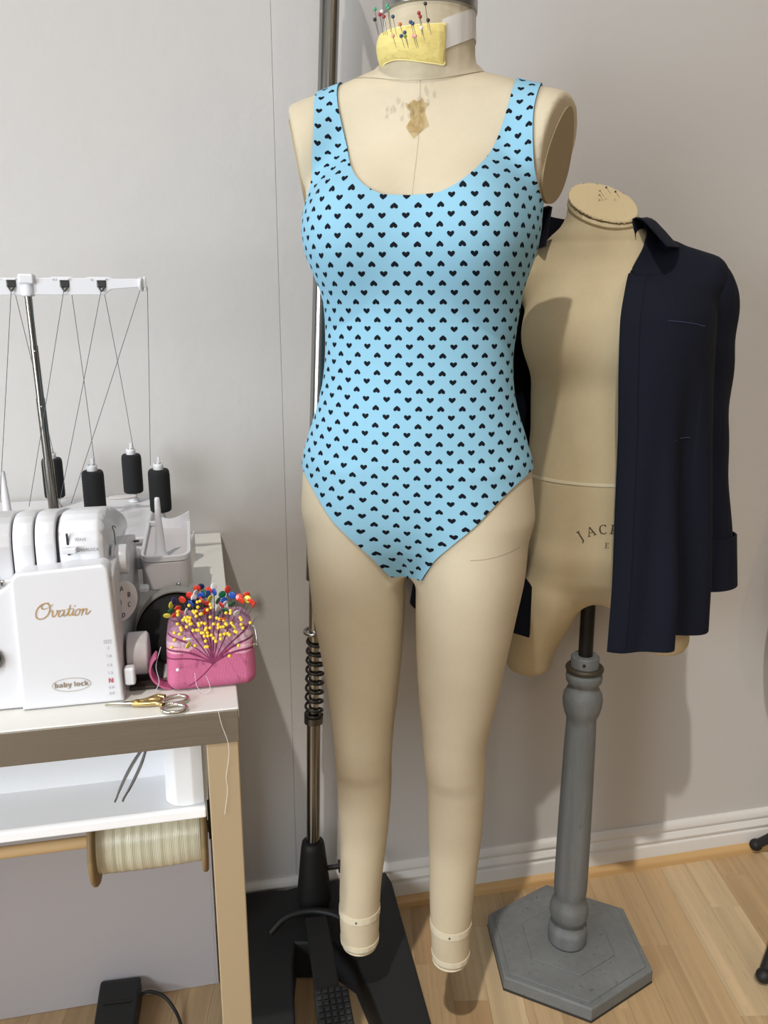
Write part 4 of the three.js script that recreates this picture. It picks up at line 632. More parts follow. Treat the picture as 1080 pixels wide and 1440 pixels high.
  pr(nums, -0.1075, 0.8815, fz, 0.0122, 0.065, 'length_scale', Y1, 'printed scale of stitch numbers with a red N', cover);
  // thread plate behind with its pins, and the tray at the right
  const pl = []; pl.push(mv(rbox(0.30, 0.012, 0.27, 0.004), -0.235, 0.919, 0.175)); P('thread_plate', pl[0], mwhite, 'white plate carrying the thread pins');
  P('plate_bracket', merge([mv(rbox(0.05, 0.08, 0.03, 0.004), -0.30, 0.881, 0.31), mv(rbox(0.05, 0.073, 0.03, 0.004), -0.2, 0.8775, 0.1), mv(rbox(0.05, 0.02, 0.1, 0.004), -0.2, 0.91, 0.34)]), mwhite);
  const ty0 = 0.884, tray = [];
  const trs = new THREE.Shape(); trs.moveTo(-0.086, 0.25); trs.lineTo(-0.0285, 0.25); trs.lineTo(-0.027, 0.41); trs.quadraticCurveTo(-0.027, 0.432, -0.04, 0.434); trs.lineTo(-0.07, 0.435); trs.quadraticCurveTo(-0.083, 0.434, -0.085, 0.415); trs.closePath();
  const tg = extr(trs, 0.034, 0.002, 2); tg.rotateX(Math.PI / 2); P('side_tray', tg.translate(0, 0.923, 0), mshade, 'rounded grey-white tray at the right');
  const lipS = new THREE.Shape(); lipS.moveTo(-0.088, 0.25); lipS.lineTo(-0.0265, 0.25); lipS.lineTo(-0.025, 0.41); lipS.quadraticCurveTo(-0.025, 0.434, -0.04, 0.436); lipS.lineTo(-0.07, 0.437); lipS.quadraticCurveTo(-0.085, 0.436, -0.087, 0.415); lipS.closePath();
  const hole = new THREE.Path(); hole.moveTo(-0.085, 0.253); hole.lineTo(-0.085, 0.415); hole.quadraticCurveTo(-0.083, 0.432, -0.07, 0.433); hole.lineTo(-0.04, 0.432); hole.quadraticCurveTo(-0.029, 0.43, -0.0285, 0.41); hole.lineTo(-0.03, 0.253); hole.closePath(); lipS.holes.push(hole);
  const lg = extr(lipS, 0.006, 0.0006, 1); lg.rotateX(Math.PI / 2); P('tray_rim', lg.translate(0, 0.932, 0), mwhite);
  P('tray_back', sheet((u, v) => [-0.075 + u * 0.048, 0.922 + v * (0.014 + 0.012 * u * u + 0.012 * (1 - u) ** 4), 0.262 + 0.006 * Math.sin(u * 3.1)], 20, 5, 0.002), mwhite);
  P('side_flap', sheet((u, v) => [-0.021 - 0.004 * Math.sin(u * 2), 0.887 + v * 0.036, 0.285 + u * 0.13], 12, 4, 0.0016), mwhite, 'thin upright flap beside the tray');
  P('tray_arm', mv(rbox(0.02, 0.02, 0.05, 0.004), -0.094, 0.907, 0.35), mwhite);
  P('tray_lever', mv(rbox(0.012, 0.008, 0.016, 0.003), -0.083, 0.9, 0.462), mwhite); P('tray_slot', mv(rbox(0.008, 0.003, 0.003, 0.001), -0.0935, 0.945, 0.40), slotMat);
  const small = (x, y, z, w, par = t) => { const tx = canvasTex(128, 16, (c) => { c.clearRect(0, 0, 128, 16); c.fillStyle = 'rgba(90,88,88,0.8)'; let X = 3; for (let i = 0; i < 11; i++) { c.fillRect(X, 4 + 3 * hash(i, w * 900), 3 + 5 * hash(i, 5), 6); X += 11; } }); const g = new THREE.PlaneGeometry(w, 0.0028); g.rotateX(-Math.PI / 2); P('pin_caption', g.translate(x, y, z), decalMat(tx), undefined, par); };
  small(-0.12, 0.9254, 0.105, 0.024); small(-0.057, 0.9236, 0.40, 0.022); small(-0.055, 0.9236, 0.33, 0.022);
  // thread pins
  const pinG = (h) => lathe([[0, 0], [0.0095, 0], [0.0095, 0.002], [0.0055, 0.008], [0.005, 0.014], [0.0032, 0.016], [0.0026, h - 0.002], [0.0018, h], [0, h]], 24);
  const SP = [[-0.240, 0.095], [-0.164, 0.215], [-0.118, 0.085], [-0.0685, 0.225]];
  for (const [x, z] of SP) P('thread_pin', mv(pinG(0.092), x, 0.925, z), mwhite);
  const cone = (h) => lathe([[0, 0], [0.0105, 0], [0.0105, 0.0015], [0.0065, 0.012], [0.0055, 0.035], [0.0042, 0.05], [0.0034, h - 0.003], [0.0026, h], [0, h]], 24);
  P('empty_pin', mv(cone(0.082), -0.0625, 0.9235, 0.415), mwhite, 'bare white thread pin in the tray'); P('empty_pin', mv(cone(0.075), -0.3, 0.925, 0.16), mwhite, 'bare white thread pin at the far left');
  // telescopic mast and guide bar
  const m0 = V(-0.207, 0.915, 0.3), m1 = V(-0.2135, 1.262, 0.3), L = (a) => m0.clone().lerp(m1, a), chrome = std('#8f8c86', 0.2, { metalness: 1 });
  P('thread_mast', rod(L(0), L(0.36), 0.0068, 0.0068, 24), chrome, 'telescopic chrome mast'); P('mast_section', rod(L(0.36), L(0.60), 0.0058, 0.0058, 24), chrome); P('mast_section', rod(L(0.60), L(0.80), 0.005, 0.005, 24), chrome); P('mast_section', rod(L(0.80), L(1), 0.0043, 0.0043, 24), chrome);
  for (const s of [0.34, 0.57, 0.78]) P('mast_stud', mv(new THREE.SphereGeometry(0.0016, 10, 8), L(s).x + 0.001, L(s).y, 0.3 + 0.0062 - s * 0.0022), steel);
  P('mast_head', merge([mv(rbox(0.0195, 0.013, 0.02, 0.003), -0.2125, 1.2775, 0.3), lathe([[0, 0], [0.0075, 0], [0.0085, 0.002], [0.0085, 0.02], [0, 0.02]], 28).translate(-0.2128, 1.2555, 0.3)]), mwhite);
  const gb = new THREE.Shape(); const pts = [[-0.42, 1.2575], [-0.118, 1.2585], [-0.113, 1.263], [-0.108, 1.266], [-0.072, 1.2685], [-0.066, 1.268], [-0.066, 1.276], [-0.072, 1.2775], [-0.106, 1.2772], [-0.110, 1.2795], [-0.136, 1.2795], [-0.14, 1.278], [-0.155, 1.278], [-0.159, 1.2795], [-0.181, 1.2795], [-0.184, 1.278], [-0.42, 1.278]];
  pts.forEach(([x, y], i) => i ? gb.lineTo(x, y) : gb.moveTo(x, y)); gb.closePath();
  P('guide_bar', extr(gb, 0.004, 0.001, 2).translate(0, 0, 0.2985), mwhite, 'white thread guide bar');
  for (const x of [-0.2315, -0.1665, -0.1205]) { P('guide_eyelet', merge([mv(rbox(0.0118, 0.0095, 0.003, 0.0025), x, 1.2715, 0.3035), tube([V(x - 0.004, 1.268, 0.305), V(x, 1.2625, 0.307), V(x + 0.004, 1.268, 0.305)], 0.0011, 16, 8)]), std('#4a4a48', 0.3, { metalness: 0.7 })); P('eyelet_bar', mv(rbox(0.0125, 0.0022, 0.005, 0.0008), x, 1.277, 0.3045), mwhite); }
  P('end_eyelet', merge([new THREE.TorusGeometry(0.0068, 0.0026, 12, 28).rotateY(1.25).translate(-0.0695, 1.2715, 0.3005), mv(rbox(0.004, 0.018, 0.008, 0.0015), -0.0655, 1.272, 0.3)]), mwhite);
  const lab = (s, x) => pr(word(s, '40px sans-serif', '#6b6b6b', 128, 48), x, 1.2765, 0.3038, 0.011, 0.0041, 'guide_label'); lab('O-3', -0.178); lab('UL', -0.1315); lab('O-1', -0.2445);
  // threads, cones
  const thr = std('#55565a', 0.8), strand = (a, b, sag = 0.004, n = 16) => { const m = a.clone().lerp(b, 0.5); m.z += sag; m.x += sag * 0.3; return tube([a, m, b], 0.00042, n, 5); };
  P('thread', strand(V(-0.232, 1.262, 0.306), V(-0.2665, 0.985, 0.35), 0.002), thr); P('thread', strand(V(-0.168, 1.262, 0.306), at(41, 712, 0.36), 0.002), thr); P('thread', strand(V(-0.1215, 1.262, 0.306), at(84, 706, 0.36), 0.002), thr); P('thread', strand(V(-0.072, 1.264, 0.3), at(100, 708, 0.36), 0.002), thr); P('thread', strand(V(-0.207, 1.258, 0.31), V(-0.2085, 0.98, 0.31), 0.001), thr);
  const sock = std('#141517', 0.85), tops = [[-0.229, 1.262, 0.3], [-0.1595, 1.262, 0.298], [-0.1185, 1.262, 0.298], [-0.0625, 1.268, 0.3]];
  const words = ['behind the chrome mast', 'half hidden by the machine top', 'farthest back, standing clear of the others', 'behind the bare white pin of the tray'];
  SP.forEach(([x, z], i) => {
    const s = thing('thread_spool', `tall spool of black thread ${words[i]}`, 'thread spool', [x, 0.941, z], 0, 'black thread spools on the machine');
    part('thread_winding', lathe([[0.0055, 0.0], [0.0135, 0.0], [0.0155, 0.002], [0.0158, 0.006], ...Array.from({ length: 22 }, (_, k) => [0.0158 + 0.0002 * (k % 2), 0.008 + k * 0.0023]), [0.0152, 0.062], [0.0135, 0.0645], [0.0055, 0.0645]], 40), sock, s, 'black wound thread');
    part('core', lathe([[0.0034, -0.0015], [0.0075, -0.0015], [0.0075, 0.069], [0.0078, 0.0735], [0.0034, 0.0735], [0.0034, -0.0015]], 28), mwhite, s, 'white plastic core');
    part('core_notch', mv(rbox(0.0045, 0.009, 0.005, 0.0012), 0.001, 0.0785, 0.0), mwhite, s);
    const tp = V(...tops[i]).sub(V(x, 0.941, z)); part('thread', strand(V(i === 3 ? -0.011 : 0.005, 0.072, 0.004), tp, i === 3 ? 0.001 : 0.004), thr, s);
  });
}
// ---------------------------------------------------------------- pins
const shaftMat = std('#a9a9a6', 0.25, { metalness: 1 });
const gloss = (c) => new THREE.MeshPhysicalMaterial({ color: S(c), roughness: 0.28, clearcoat: 0.4 });
const glassHead = (c) => new THREE.MeshPhysicalMaterial({ color: S(c), roughness: 0.12, clearcoat: 1 });
const ballG = new THREE.SphereGeometry(1, 14, 10), flatG = lathe([[0, -0.22], [0.8, -0.2], [1, -0.08], [1, 0.08], [0.8, 0.2], [0, 0.22]], 18).rotateX(Math.PI / 2), shaftG = new THREE.CylinderGeometry(1, 0.6, 1, 6).translate(0, -0.5, 0);
const protos = {}, ORD = ['first', 'second', 'third', 'fourth', 'fifth', 'sixth', 'seventh', 'eighth', 'ninth', 'tenth', 'eleventh', 'twelfth', 'thirteenth', 'fourteenth', 'fifteenth', 'sixteenth', 'seventeenth', 'eighteenth'];
const ordinal = (i, n) => i === 0 ? 'leftmost' : i === n - 1 ? 'rightmost' : `${ORD[i]} from the left`;
function pin(kind, color, label, group, head, tip, r, category = 'pin') { // a pin from head to tip; its origin is the head
  const key = kind + color + r;
  let o;
  const d = tip.clone().sub(head), len = d.length();
  if (!protos[key]) {
    o = new THREE.Group(); o.add(shade(new THREE.Mesh(kind === 'ball' ? ballG : flatG, gloss(color)))); o.children[0].name = 'head'; o.children[0].scale.setScalar(r);
    const s = shade(new THREE.Mesh(shaftG, shaftMat)); s.name = 'shaft'; o.add(s); protos[key] = o;
  } else o = protos[key].clone();
  if (kind === 'flat') { const k = o.children[0]; k.rotation.set((rnd() - 0.5) * 0.9, (rnd() - 0.5) * 2.2, rnd() * 3); }
  o.children[1].scale.set(0.00042, len, 0.00042);
  o.name = numbered(kind === 'ball' ? 'ball_head_pin' : 'flat_head_pin'); scene.add(o);
  o.position.copy(head); o.quaternion.setFromUnitVectors(V(0, -1, 0), d.normalize());
  o.userData = { label, category, group };
  return o;
}
// ---------------------------------------------------------------- yellow wrist pincushion strapped to the neck
{
  const t = thing('wrist_pincushion', 'soft yellow wrist pincushion strapped round the neck of the tall dress form', 'pincushion', [MX, 0, MZ], MRY);
  const c = [0.008, -0.008], a0 = -1.28, a1 = 0.48, yb = (q) => 1.5345 - 0.006 * q + 0.003 * Math.sin(q * 5), yt = (q) => 1.5705 - 0.004 * q + 0.0025 * (2 * q - 1) ** 2;
  const pill = (u, v) => { const q = u, a = a0 + (a1 - a0) * u, y = yb(q) + (yt(q) - yb(q)) * v, bu = Math.sin(Math.PI * Math.min(1, Math.max(0, u))) ** 0.35 * Math.sin(Math.PI * Math.min(1, Math.max(0, v))) ** 0.45; return [a, y, bu]; };
  const out = [], inn = [], n = 56, m = 16;
  for (let i = 0; i <= n; i++) for (let j = 0; j <= m; j++) { const [a, y, bu] = pill(i / n, j / m), r = hit(neckF, [c[0], y, c[1]], [Math.sin(a), 0, Math.cos(a)], 0.3) + 0.002; for (const [L, o] of [[out, 0.003 + 0.0135 * bu], [inn, 0.0008]]) L.push([c[0] + Math.sin(a) * (r + o), y, c[1] + Math.cos(a) * (r + o)]); }
  const fz = noiseTex(128, (u, v) => { const k = hash(Math.floor(u * 128), Math.floor(v * 128), 2) * 0.6 + tnoise(u, v, 16, 8) * 0.4; return [k, k, k, 1]; }); fz.repeat.set(3, 2);
  part('cushion', shell(out, inn, n, m), new THREE.MeshPhysicalMaterial({ color: S('#f0dd8b'), roughness: 0.9, sheen: 0.6, sheenRoughness: 0.6, sheenColor: S('#fff3b8'), bumpMap: fz, bumpScale: 0.0008 }), t, 'fuzzy yellow felt pillow');
  part('stitched_edge', tube(Array.from({ length: 40 }, (_, k) => { const s = k / 40 * 4, q = s % 1, [u, v] = s < 1 ? [q, 0] : s < 2 ? [1, q] : s < 3 ? [1 - q, 1] : [0, 1 - q], [a, y] = pill(u, v), r = hit(neckF, [c[0], y, c[1]], [Math.sin(a), 0, Math.cos(a)], 0.3) + 0.0045; return [c[0] + Math.sin(a) * r, y, c[1] + Math.cos(a) * r]; }), 0.0011, 160, 6, true), std('#efe2a4', 0.9), t);
  part('strap', band(neckF, c, 0.42, Math.PI * 2 - 1.1, (a) => 1.541 + 0.022 * Math.min(1, (a - 0.42) / 0.9), (a) => 1.574 + 0.022 * Math.min(1, (a - 0.42) / 0.9), 0.002, 0.0012, 60, 3), std('#d9d6d2', 0.7), t, 'white elastic strap');
  const heads = { green: ['#4aa276', [[0.2223, 1.5752, 0.4304], [0.2359, 1.5784, 0.434], [0.2375, 1.5758, 0.4345]]], black: ['#2a2422', [[0.2222, 1.5644, 0.4304], [0.2783, 1.5801, 0.4452], [0.2817, 1.563, 0.4461]]], white: ['#e8e0dc', [[0.23, 1.5725, 0.4325], [0.2742, 1.5552, 0.4442]]], red: ['#a3273a', [[0.2279, 1.5696, 0.4319], [0.2323, 1.5673, 0.4331], [0.2712, 1.5705, 0.4434], [0.2728, 1.5668, 0.4438]]], blue: ['#2c4a74', [[0.2424, 1.5672, 0.4358], [0.2621, 1.5613, 0.441], [0.2645, 1.5598, 0.4416], [0.2557, 1.5506, 0.4393], [0.2517, 1.5469, 0.4382]]], orange: ['#c8743c', [[0.2504, 1.5592, 0.4379]]], pink: ['#e9a39b', [[0.2424, 1.5473, 0.4358], [0.2654, 1.5471, 0.4418], [0.2674, 1.5467, 0.4424]]], lime: ['#8a9a3c', [[0.2561, 1.5468, 0.4394]]] };
  const view = V(-0.255, 0, 0.967);
  for (const [k, [col, L]] of Object.entries(heads)) for (const [n, h] of L.slice().sort((p, q) => p[0] - q[0]).entries()) {
    const H0 = V(...h).addScaledVector(view, 0.014), dn = Math.max(0.010, Math.min(0.024, h[1] - 1.551)), tip = H0.clone().add(V(0.004, -dn, 0)).addScaledVector(view, -0.010);
    pin('ball', col, L.length > 1 ? `${k} ball-headed pin in the yellow wrist pincushion, ${ordinal(n, L.length)} of its ${L.length}` : `only ${k} ball-headed pin in the yellow wrist pincushion`, L.length > 1 ? `${k} pins in the yellow wrist pincushion` : undefined, H0, tip, 0.0022);
  }
  for (const [p, k, col] of [[[843.5, 268], 'beige', '#b39f78'], [[843, 274], 'tan', '#a98f62'], [[852.5, 263.5], 'dark red', '#5b2a26'], [[865.5, 269.5], 'navy blue', '#1e2346']]) {
    const H0 = at(p[0], p[1], 0.225), tip = at(p[0] + 6, p[1] + 9, 0.222);
    pin('ball', col, `${k} ball-headed pin in the cap of the half-length form`, undefined, H0, tip, 0.0016);
  }
}
// ---------------------------------------------------------------- pink pincushion on the table corner
{
  const cx = -0.0045, w = 0.095, hgt = 0.066, d = 0.066, cz = 0.612;
  const t = thing('pincushion', 'pink box pincushion printed with plum fern stems at the table corner, full of pins', 'pincushion', [cx, TY, cz]);
  const tex = canvasTex(1024, 1024, (c, W2, H2) => {
    c.fillStyle = '#bd5f83'; c.fillRect(0, 0, W2, H2);
    c.fillStyle = '#ad7f97'; c.beginPath(); c.moveTo(0, 0); c.lineTo(W2, 0); c.lineTo(W2, 560); c.quadraticCurveTo(760, 520, 520, 700); c.quadraticCurveTo(260, 500, 0, 540); c.fill();
    for (let i = 0; i < 900; i++) { c.strokeStyle = `rgba(${220 + 30 * hash(i, 1)},${180 + 30 * hash(i, 2)},${205 + 20 * hash(i, 3)},0.35)`; c.lineWidth = 2; c.beginPath(); const x = hash(i, 5) * W2, y = hash(i, 6) * 560; c.moveTo(x, y); c.lineTo(x + 40 * (hash(i, 7) - 0.5), y + 30 * (hash(i, 8) - 0.5)); c.stroke(); }
    c.fillStyle = 'rgba(232,214,214,0.5)'; for (const [x, y, a, b] of [[120, 560, 190, 60], [900, 520, 130, 80], [860, 620, 150, 46], [640, 470, 110, 50]]) { c.beginPath(); c.ellipse(x, y, a, b, 0, 0, 7); c.fill(); }
    c.strokeStyle = '#7d2b52'; c.lineCap = 'round';
    for (const [ex, ey, bx, by, lw] of [[-20, 590, 260, 560, 20], [-20, 680, 260, 640, 16], [-20, 430, 300, 470, 16], [90, 200, 360, 460, 16], [220, 80, 420, 420, 18], [350, 20, 470, 400, 16], [470, 0, 505, 360, 22], [590, 10, 560, 380, 18], [720, 60, 620, 420, 18], [860, 160, 700, 470, 16], [1044, 380, 780, 480, 18], [1044, 520, 800, 520, 22], [1044, 640, 800, 590, 24]]) { c.lineWidth = lw; c.beginPath(); c.moveTo(530, 745); c.quadraticCurveTo(bx, by, ex, ey); c.stroke(); }
    c.lineWidth = 15; c.beginPath(); c.moveTo(560, 720); c.quadraticCurveTo(430, 860, 250, 960); c.stroke();
    for (let i = 0; i < 1024; i += 7) { c.fillStyle = `rgba(255,220,235,${0.05 + 0.09 * hash(i, 9)})`; c.fillRect(i, 0, 2, H2); c.fillStyle = `rgba(120,30,70,${0.04 + 0.08 * hash(i, 10)})`; c.fillRect(0, i, W2, 2); }
  });
  const wv = noiseTex(128, (u, v) => { const n = Math.abs(Math.sin(u * Math.PI * 32)) * 0.5 + Math.abs(Math.sin(v * Math.PI * 32)) * 0.5; return [n, n, n, 1]; }); wv.repeat.set(3, 3);
  const g = rbox(w, hgt, d, 0.012, 8), p = g.attributes.position, uv = g.attributes.uv;
  for (let i = 0; i < p.count; i++) {                                   // stuffed: sides bulge, the top leans back
    let x = p.getX(i), y = p.getY(i), z = p.getZ(i); const fx = x / (w / 2), fy = y / (hgt / 2), fzz = z / (d / 2);
    const lean = -0.014 * (fy + 1) / 2; x *= 1 - 0.05 * (fy + 1) / 2 + 0.03 * (1 - fy * fy); const bz = 0.005 * (1 - fx * fx) * (1 - fy * fy) * Math.sign(z), by = y > 0 ? 0.006 * (1 - fx * fx) * (1 - fzz * fzz) : 0;
    p.setXYZ(i, x, y + by + hgt / 2 + 0.0005, z + bz + lean); uv.setXY(i, 0.5 + x / w, z > 0 && fy < 0.9 ? (y + hgt / 2) / (hgt + d * 0.6) : Math.min(1, (hgt + (d / 2 - z) * 0.6) / (hgt + d * 0.6)));
  }
  g.deleteAttribute('normal'); const mg = mergeVertices(g, 1e-6); mg.computeVertexNormals();
  part('cushion', mg, new THREE.MeshStandardMaterial({ map: tex, roughness: 0.85, bumpMap: wv, bumpScale: 0.0004 }), t, 'pink linen cover printed with plum stems');
  const pinkM = std('#b95b82', 0.85);
  part('tab_loop', sheet((u, v) => { const a = u * Math.PI * 1.25 + 0.5; return [-w / 2 - 0.004 - Math.sin(a) * 0.012 - 0.004 * u, 0.034 - 0.03 * u + 0.008 * Math.cos(a), 0.018 + (v - 0.5) * 0.018 - 0.004 * u]; }, 24, 4, 0.002), pinkM, t, 'pink fabric loop at the left');
  part('loose_thread', merge([tube([V(-0.018, 0.024, 0.0365), V(-0.016, 0.008, 0.038), V(-0.008, 0.001, 0.042), V(-0.003, 0.006, 0.04), V(-0.006, 0.02, 0.038)], 0.0003, 40, 5), tube([V(-0.052, 0.05, 0.02), V(-0.058, 0.03, 0.024), V(-0.056, 0.012, 0.026), V(-0.06, 0.004, 0.03)], 0.00035, 30, 5)]), std('#c9c6d2', 0.8), t);
  const sf = thing('safety_pin', 'open steel safety pin stuck in the right side of the pink pincushion', 'safety pin', [0, 0, 0]);
  const q = (x, y, z) => at(210 + x / 6, 800 + y / 6, z);
  part('wire', tube([q(925, 365, 0.633), q(850, 495, 0.628), q(868, 478, 0.629), q(884, 486, 0.63), q(906, 600, 0.635), q(905, 640, 0.636), q(890, 648, 0.636)], 0.00055, 60, 6), steel, sf); part('clasp', rbox(0.003, 0.004, 0.0022, 0.0008).translate(...q(888, 640, 0.636).toArray()), steel, sf);
  const Y = [[335, 308], [405, 280], [428, 272], [410, 323], [515, 300], [522, 328], [490, 347], [370, 358], [395, 358], [383, 372], [430, 383], [440, 380], [240, 360], [240, 388], [300, 412], [325, 408], [345, 413], [285, 432], [312, 432], [340, 440], [320, 445], [397, 400], [515, 407], [570, 415], [593, 425], [628, 432], [647, 372], [685, 352], [685, 375], [238, 465], [265, 498], [272, 517], [315, 490], [345, 467], [355, 465], [415, 462], [443, 457], [470, 462], [420, 478], [542, 465], [582, 470], [605, 492], [582, 497], [625, 490], [645, 462], [652, 472], [692, 457], [768, 413], [777, 430], [775, 470], [790, 500], [852, 455], [212, 540], [255, 552], [370, 520], [400, 517], [415, 518], [440, 540], [455, 540], [480, 500], [513, 498], [475, 515], [490, 540], [465, 568], [495, 567], [525, 560], [543, 585], [602, 557], [604, 590], [635, 550], [662, 545], [677, 557], [722, 527], [738, 535], [212, 600], [297, 590], [190, 662], [385, 648], [475, 610], [562, 612], [475, 658], [490, 658], [753, 647], [676, 735]];
  const zOf = (y, o = 0) => 0.603 + (y - 180) / 570 * 0.052 + o;
  const ray1 = new THREE.Raycaster(), mesh = t.children[0]; t.updateMatrixWorld(true);
  const entry = (h, aim) => { const dir = aim.clone().sub(h).normalize(); ray1.set(h, dir); const r = ray1.intersectObject(mesh)[0]; return r && r.distance < 0.05 ? r.point.addScaledVector(dir, 0.004) : h.clone().addScaledVector(dir, 0.014); };
  const aimOf = (h) => V(cx + (h.x - cx) * 0.62 + 0.001, Math.max(TY + 0.02, Math.min(TY + 0.05, h.y - 0.02)), cz - 0.012 + (h.z - cz) * 0.25);
  const place = (kind, col, label, group, x, y, zo, r) => { const h = q(x, y, zOf(y, zo)); pin(kind, col, label, group, h, entry(h, aimOf(h)), r); };
  for (const [x, y] of Y) place('ball', '#f0c93c', 'yellow ball-headed pin in the pink pincushion', 'yellow ball-headed pins in the pink pincushion', x, y, 0.008, 0.0019);
  place('ball', '#eadde2', 'single white ball-headed pin low on the pink front of the pincushion', undefined, 240, 852, -0.008, 0.0019);
  const Fl = [['navy', 433, 150], ['red', 402, 165], ['white', 543, 150], ['red', 500, 182], ['blue', 548, 195], ['red', 660, 172], ['blue', 700, 222], ['green', 615, 215], ['navy', 208, 270], ['red', 278, 260], ['red', 340, 222], ['white', 388, 205], ['white', 375, 245], ['blue', 440, 225], ['green', 462, 206], ['blue', 487, 212], ['navy', 388, 278], ['blue', 350, 292], ['red', 440, 262], ['yellow', 512, 250], ['red', 490, 292], ['green', 580, 268], ['blue', 630, 268], ['green', 700, 297], ['white', 635, 292], ['red', 610, 305], ['white', 575, 335], ['green', 585, 380], ['green', 645, 352], ['yellow', 185, 305], ['green', 187, 355], ['yellow', 150, 395], ['red', 238, 335], ['red', 215, 390], ['white', 312, 358], ['red', 262, 360], ['red', 480, 355], ['red', 757, 240], ['red', 775, 268], ['red', 820, 220], ['yellow', 828, 255], ['red', 855, 275], ['red', 885, 300], ['white', 735, 375], ['yellow', 710, 485], ['yellow', 330, 645], ['white', 335, 595], ['red', 620, 420]];
  const FC = { navy: '#1b2b5e', red: '#d8402f', white: '#e9e9ee', blue: '#2350a8', green: '#13603c', yellow: '#d9cf3e' };
  for (const [k, x, y] of Fl) place('flat', FC[k], (() => { const same = Fl.filter((f) => f[0] === k).map((f) => f[1]).sort((p, q) => p - q); return `${k} flat-headed pin in the pink pincushion, ${ordinal(same.indexOf(x), same.length)} of that colour`; })(), `${k} flat-headed pins in the pink pincushion`, x, y, y > 400 ? 0.009 : -0.002, k === 'white' ? 0.004 : 0.0042);
}
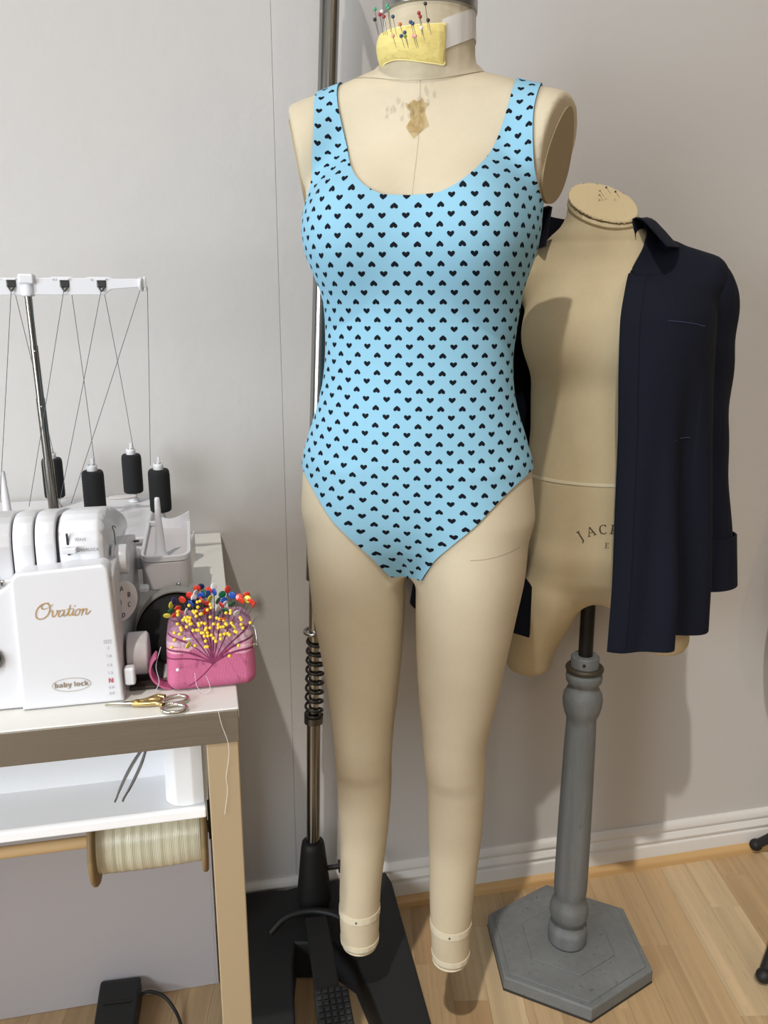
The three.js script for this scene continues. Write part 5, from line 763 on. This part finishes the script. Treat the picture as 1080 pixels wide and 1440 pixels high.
// ---------------------------------------------------------------- embroidery scissors, pouch, loose thread
{
  const gold = std('#d2ba80', 0.28, { metalness: 1 }), bright = std('#cfcabc', 0.18, { metalness: 1 }), y = TY + 0.004;
  const t = thing('scissors', 'small gilt-handled embroidery scissors lying on the table edge before the pincushion', 'scissors', [-0.07, TY, 0.66]);
  const P = (px, py, h = y) => { const p = atY(px, py, h); return [p.x + 0.07, p.y - TY, p.z - 0.66]; };
  const tip = P(148, 992), piv = P(190, 989);
  const blade = (off, h) => { const s = poly([[0, 0], [0.05, 0.0045], [0.056, 0.003], [0.055, -0.0012]]); const g = extr(s, 0.0012, 0.0003, 1); g.rotateX(-Math.PI / 2); const A = V(...tip), B = V(...piv), d = B.clone().sub(A); const L = d.length(); g.scale(L / 0.05, 1, 1); g.rotateY(-Math.atan2(d.z, d.x) + off); return g.translate(A.x, h, A.z); };
  part('blade', blade(0.03, 0.003), bright, t, 'slim steel blade'); part('blade', blade(-0.05, 0.0045), bright, t, 'slim steel blade');
  part('pivot_screw', mv(new THREE.CylinderGeometry(0.0026, 0.0026, 0.0065, 18), piv[0] + 0.002, 0.0042, piv[2]), gold, t);
  const neck = (pts, r) => tube(pts.map((p) => V(...p)), r, 40, 10);
  part('handle_shank', merge([neck([P(186, 988), P(205, 985), P(222, 979), P(232, 980)], 0.0026), new THREE.SphereGeometry(0.0044, 14, 10).scale(1.9, 0.62, 0.8).translate(...P(216, 983))]), gold, t, 'gilt bird-shaped shank');
  part('handle_shank', merge([neck([P(186, 990), P(206, 990), P(222, 989), P(230, 992)], 0.0026), new THREE.SphereGeometry(0.0038, 14, 10).scale(1.7, 0.62, 0.8).translate(...P(208, 988))]), gold, t, 'gilt bird-shaped shank');
  const loop = (px, py, a, b, rot) => { const c = P(px, py), pts = Array.from({ length: 24 }, (_, k) => { const th = k / 24 * Math.PI * 2, X = Math.cos(th) * a, Z = Math.sin(th) * b; return V(c[0] + X * Math.cos(rot) - Z * Math.sin(rot), c[1] - 0.001, c[2] + X * Math.sin(rot) + Z * Math.cos(rot)); }); return tube(pts, 0.0019, 60, 10, true); };
  part('finger_loop', loop(247, 982.5, 0.0125, 0.0085, -0.1), bright, t, 'pale gilt finger loop'); part('finger_loop', loop(245, 995, 0.0125, 0.0085, 0.12), bright, t, 'pale gilt finger loop');
  // soft dark pouch behind
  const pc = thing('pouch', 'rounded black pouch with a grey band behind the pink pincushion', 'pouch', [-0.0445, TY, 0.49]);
  const dome = (x, yy, z) => smax((Math.sqrt((x / 0.05) ** 2 + (Math.max(0, yy) / 0.060) ** 2 + (z / 0.08) ** 2) - 1) * 0.05, -(yy - 0.001), 0.004);
  part('pouch_body', bodyGeo(dome, [-0.075, 0.075, -0.01, 0.1, -0.115, 0.115], 0.005), std('#12100e', 0.8), pc, 'soft black body');
  const arcP = (r, k, z) => Array.from({ length: 20 }, (_, i) => { const a = Math.PI * (0.06 + 0.88 * i / 19); return V(Math.cos(a) * 0.0505 * r, Math.sin(a) * 0.0605 * r + 0.001, z); });
  part('grey_band', sheet((u, v) => { const a = Math.PI * (0.05 + 0.9 * u), zz = -0.045 + 0.05 * v, k = Math.sqrt(1 - (zz / 0.08) ** 2) + 0.02; return [Math.cos(a) * 0.0505 * k, Math.sin(a) * 0.0612 * k + 0.001, zz]; }, 40, 6, 0.0016), std('#8d8a86', 0.6), pc, 'grey cloth band over the top');
  part('piping', tube(arcP(0.85, 1, -0.046), 0.0014, 40, 8), std('#191817', 0.5), pc); part('snap', mv(new THREE.SphereGeometry(0.003, 14, 10), 0.004, 0.061, -0.03), steel, pc);
  part('added_strip', rbox(0.034, 0.004, 0.075, 0.0018).translate(-0.031, 0.0026, 0.102), std('#2b2018', 0.6), pc, 'flat dark brown strip added on the table');  // flat dark strip added over the pale tabletop in front of the pouch
  const th = thing('thread_end', 'long pale thread end trailing over the metal rail down the table leg', 'thread', [0, 0, 0]);
  part('strand', tube([at(306, 996, 0.6965), at(312, 1020, 0.6965), at(320, 1042, 0.6968), at(322, 1060, 0.695), at(318, 1095, 0.694), at(320, 1110, 0.694), at(316, 1145, 0.694)], 0.00028, 60, 5), std('#e8e4d8', 0.7), th);
}
// ---------------------------------------------------------------- third dress form on a black tripod stand, just inside the right edge
{
  const X = 1.29, Z = 0.125, t = thing('dress_form', 'dress form on a black tripod stand, its feet showing at the right picture edge', 'dress form', [X, 0, Z], -0.3);
  const b = limb([[0.50, 0, 0.10, 0, 0.07, 0.08], [0.56, 0, 0.135, 0, 0.088, 0.095], [0.64, 0, 0.145, 0, 0.095, 0.10], [0.75, 0, 0.13, 0, 0.092, 0.098], [0.9, 0, 0.098, 0, 0.075, 0.075], [1.0, 0, 0.092, 0, 0.07, 0.07], [1.1, 0, 0.1, 0, 0.075, 0.075], [1.18, 0, 0.115, 0, 0.095, 0.08], [1.26, 0, 0.12, 0, 0.08, 0.075], [1.33, 0, 0.11, -0.01, 0.055, 0.055], [1.37, 0, 0.065, -0.01, 0.046, 0.046], [1.39, 0, 0.05, -0.01, 0.046, 0.046], [1.45, 0, 0.047, -0.01, 0.046, 0.046]], 0.012);
  part('torso', bodyGeo(b, [-0.19, 0.19, 0.48, 1.48, -0.16, 0.16], 0.009), creamOld, t); part('pole', rod(V(0, 0.06, 0), V(0, 0.56, 0), 0.012, 0.012, 20), blackMat, t);
  part('hub', lathe([[0, 0.1], [0.022, 0.1], [0.024, 0.11], [0.024, 0.15], [0.018, 0.165], [0, 0.165]], 24), blackMat, t);
  for (const [px, py, h] of [[1063, 1188, 0.02], [1074, 1372, 0.016], [1300, 1300, 0.016]]) { const q = t.worldToLocal(atY(px, py, h)); if (px > 1200) q.set(0.16, 0.016, 0.06); const leg = part('leg', tube([V(0, 0.135, 0), V(q.x * 0.35, 0.12, q.z * 0.35), V(q.x * 0.75, 0.055, q.z * 0.75), q], 0.0105, 24, 12), blackMat, t); part('rubber_foot', new THREE.SphereGeometry(0.0145, 18, 12).scale(1, 0.95, 1).translate(q.x, Math.max(q.y, 0.0145), q.z), std('#101010', 0.6), leg); }
}
renderer.render(scene, camera);
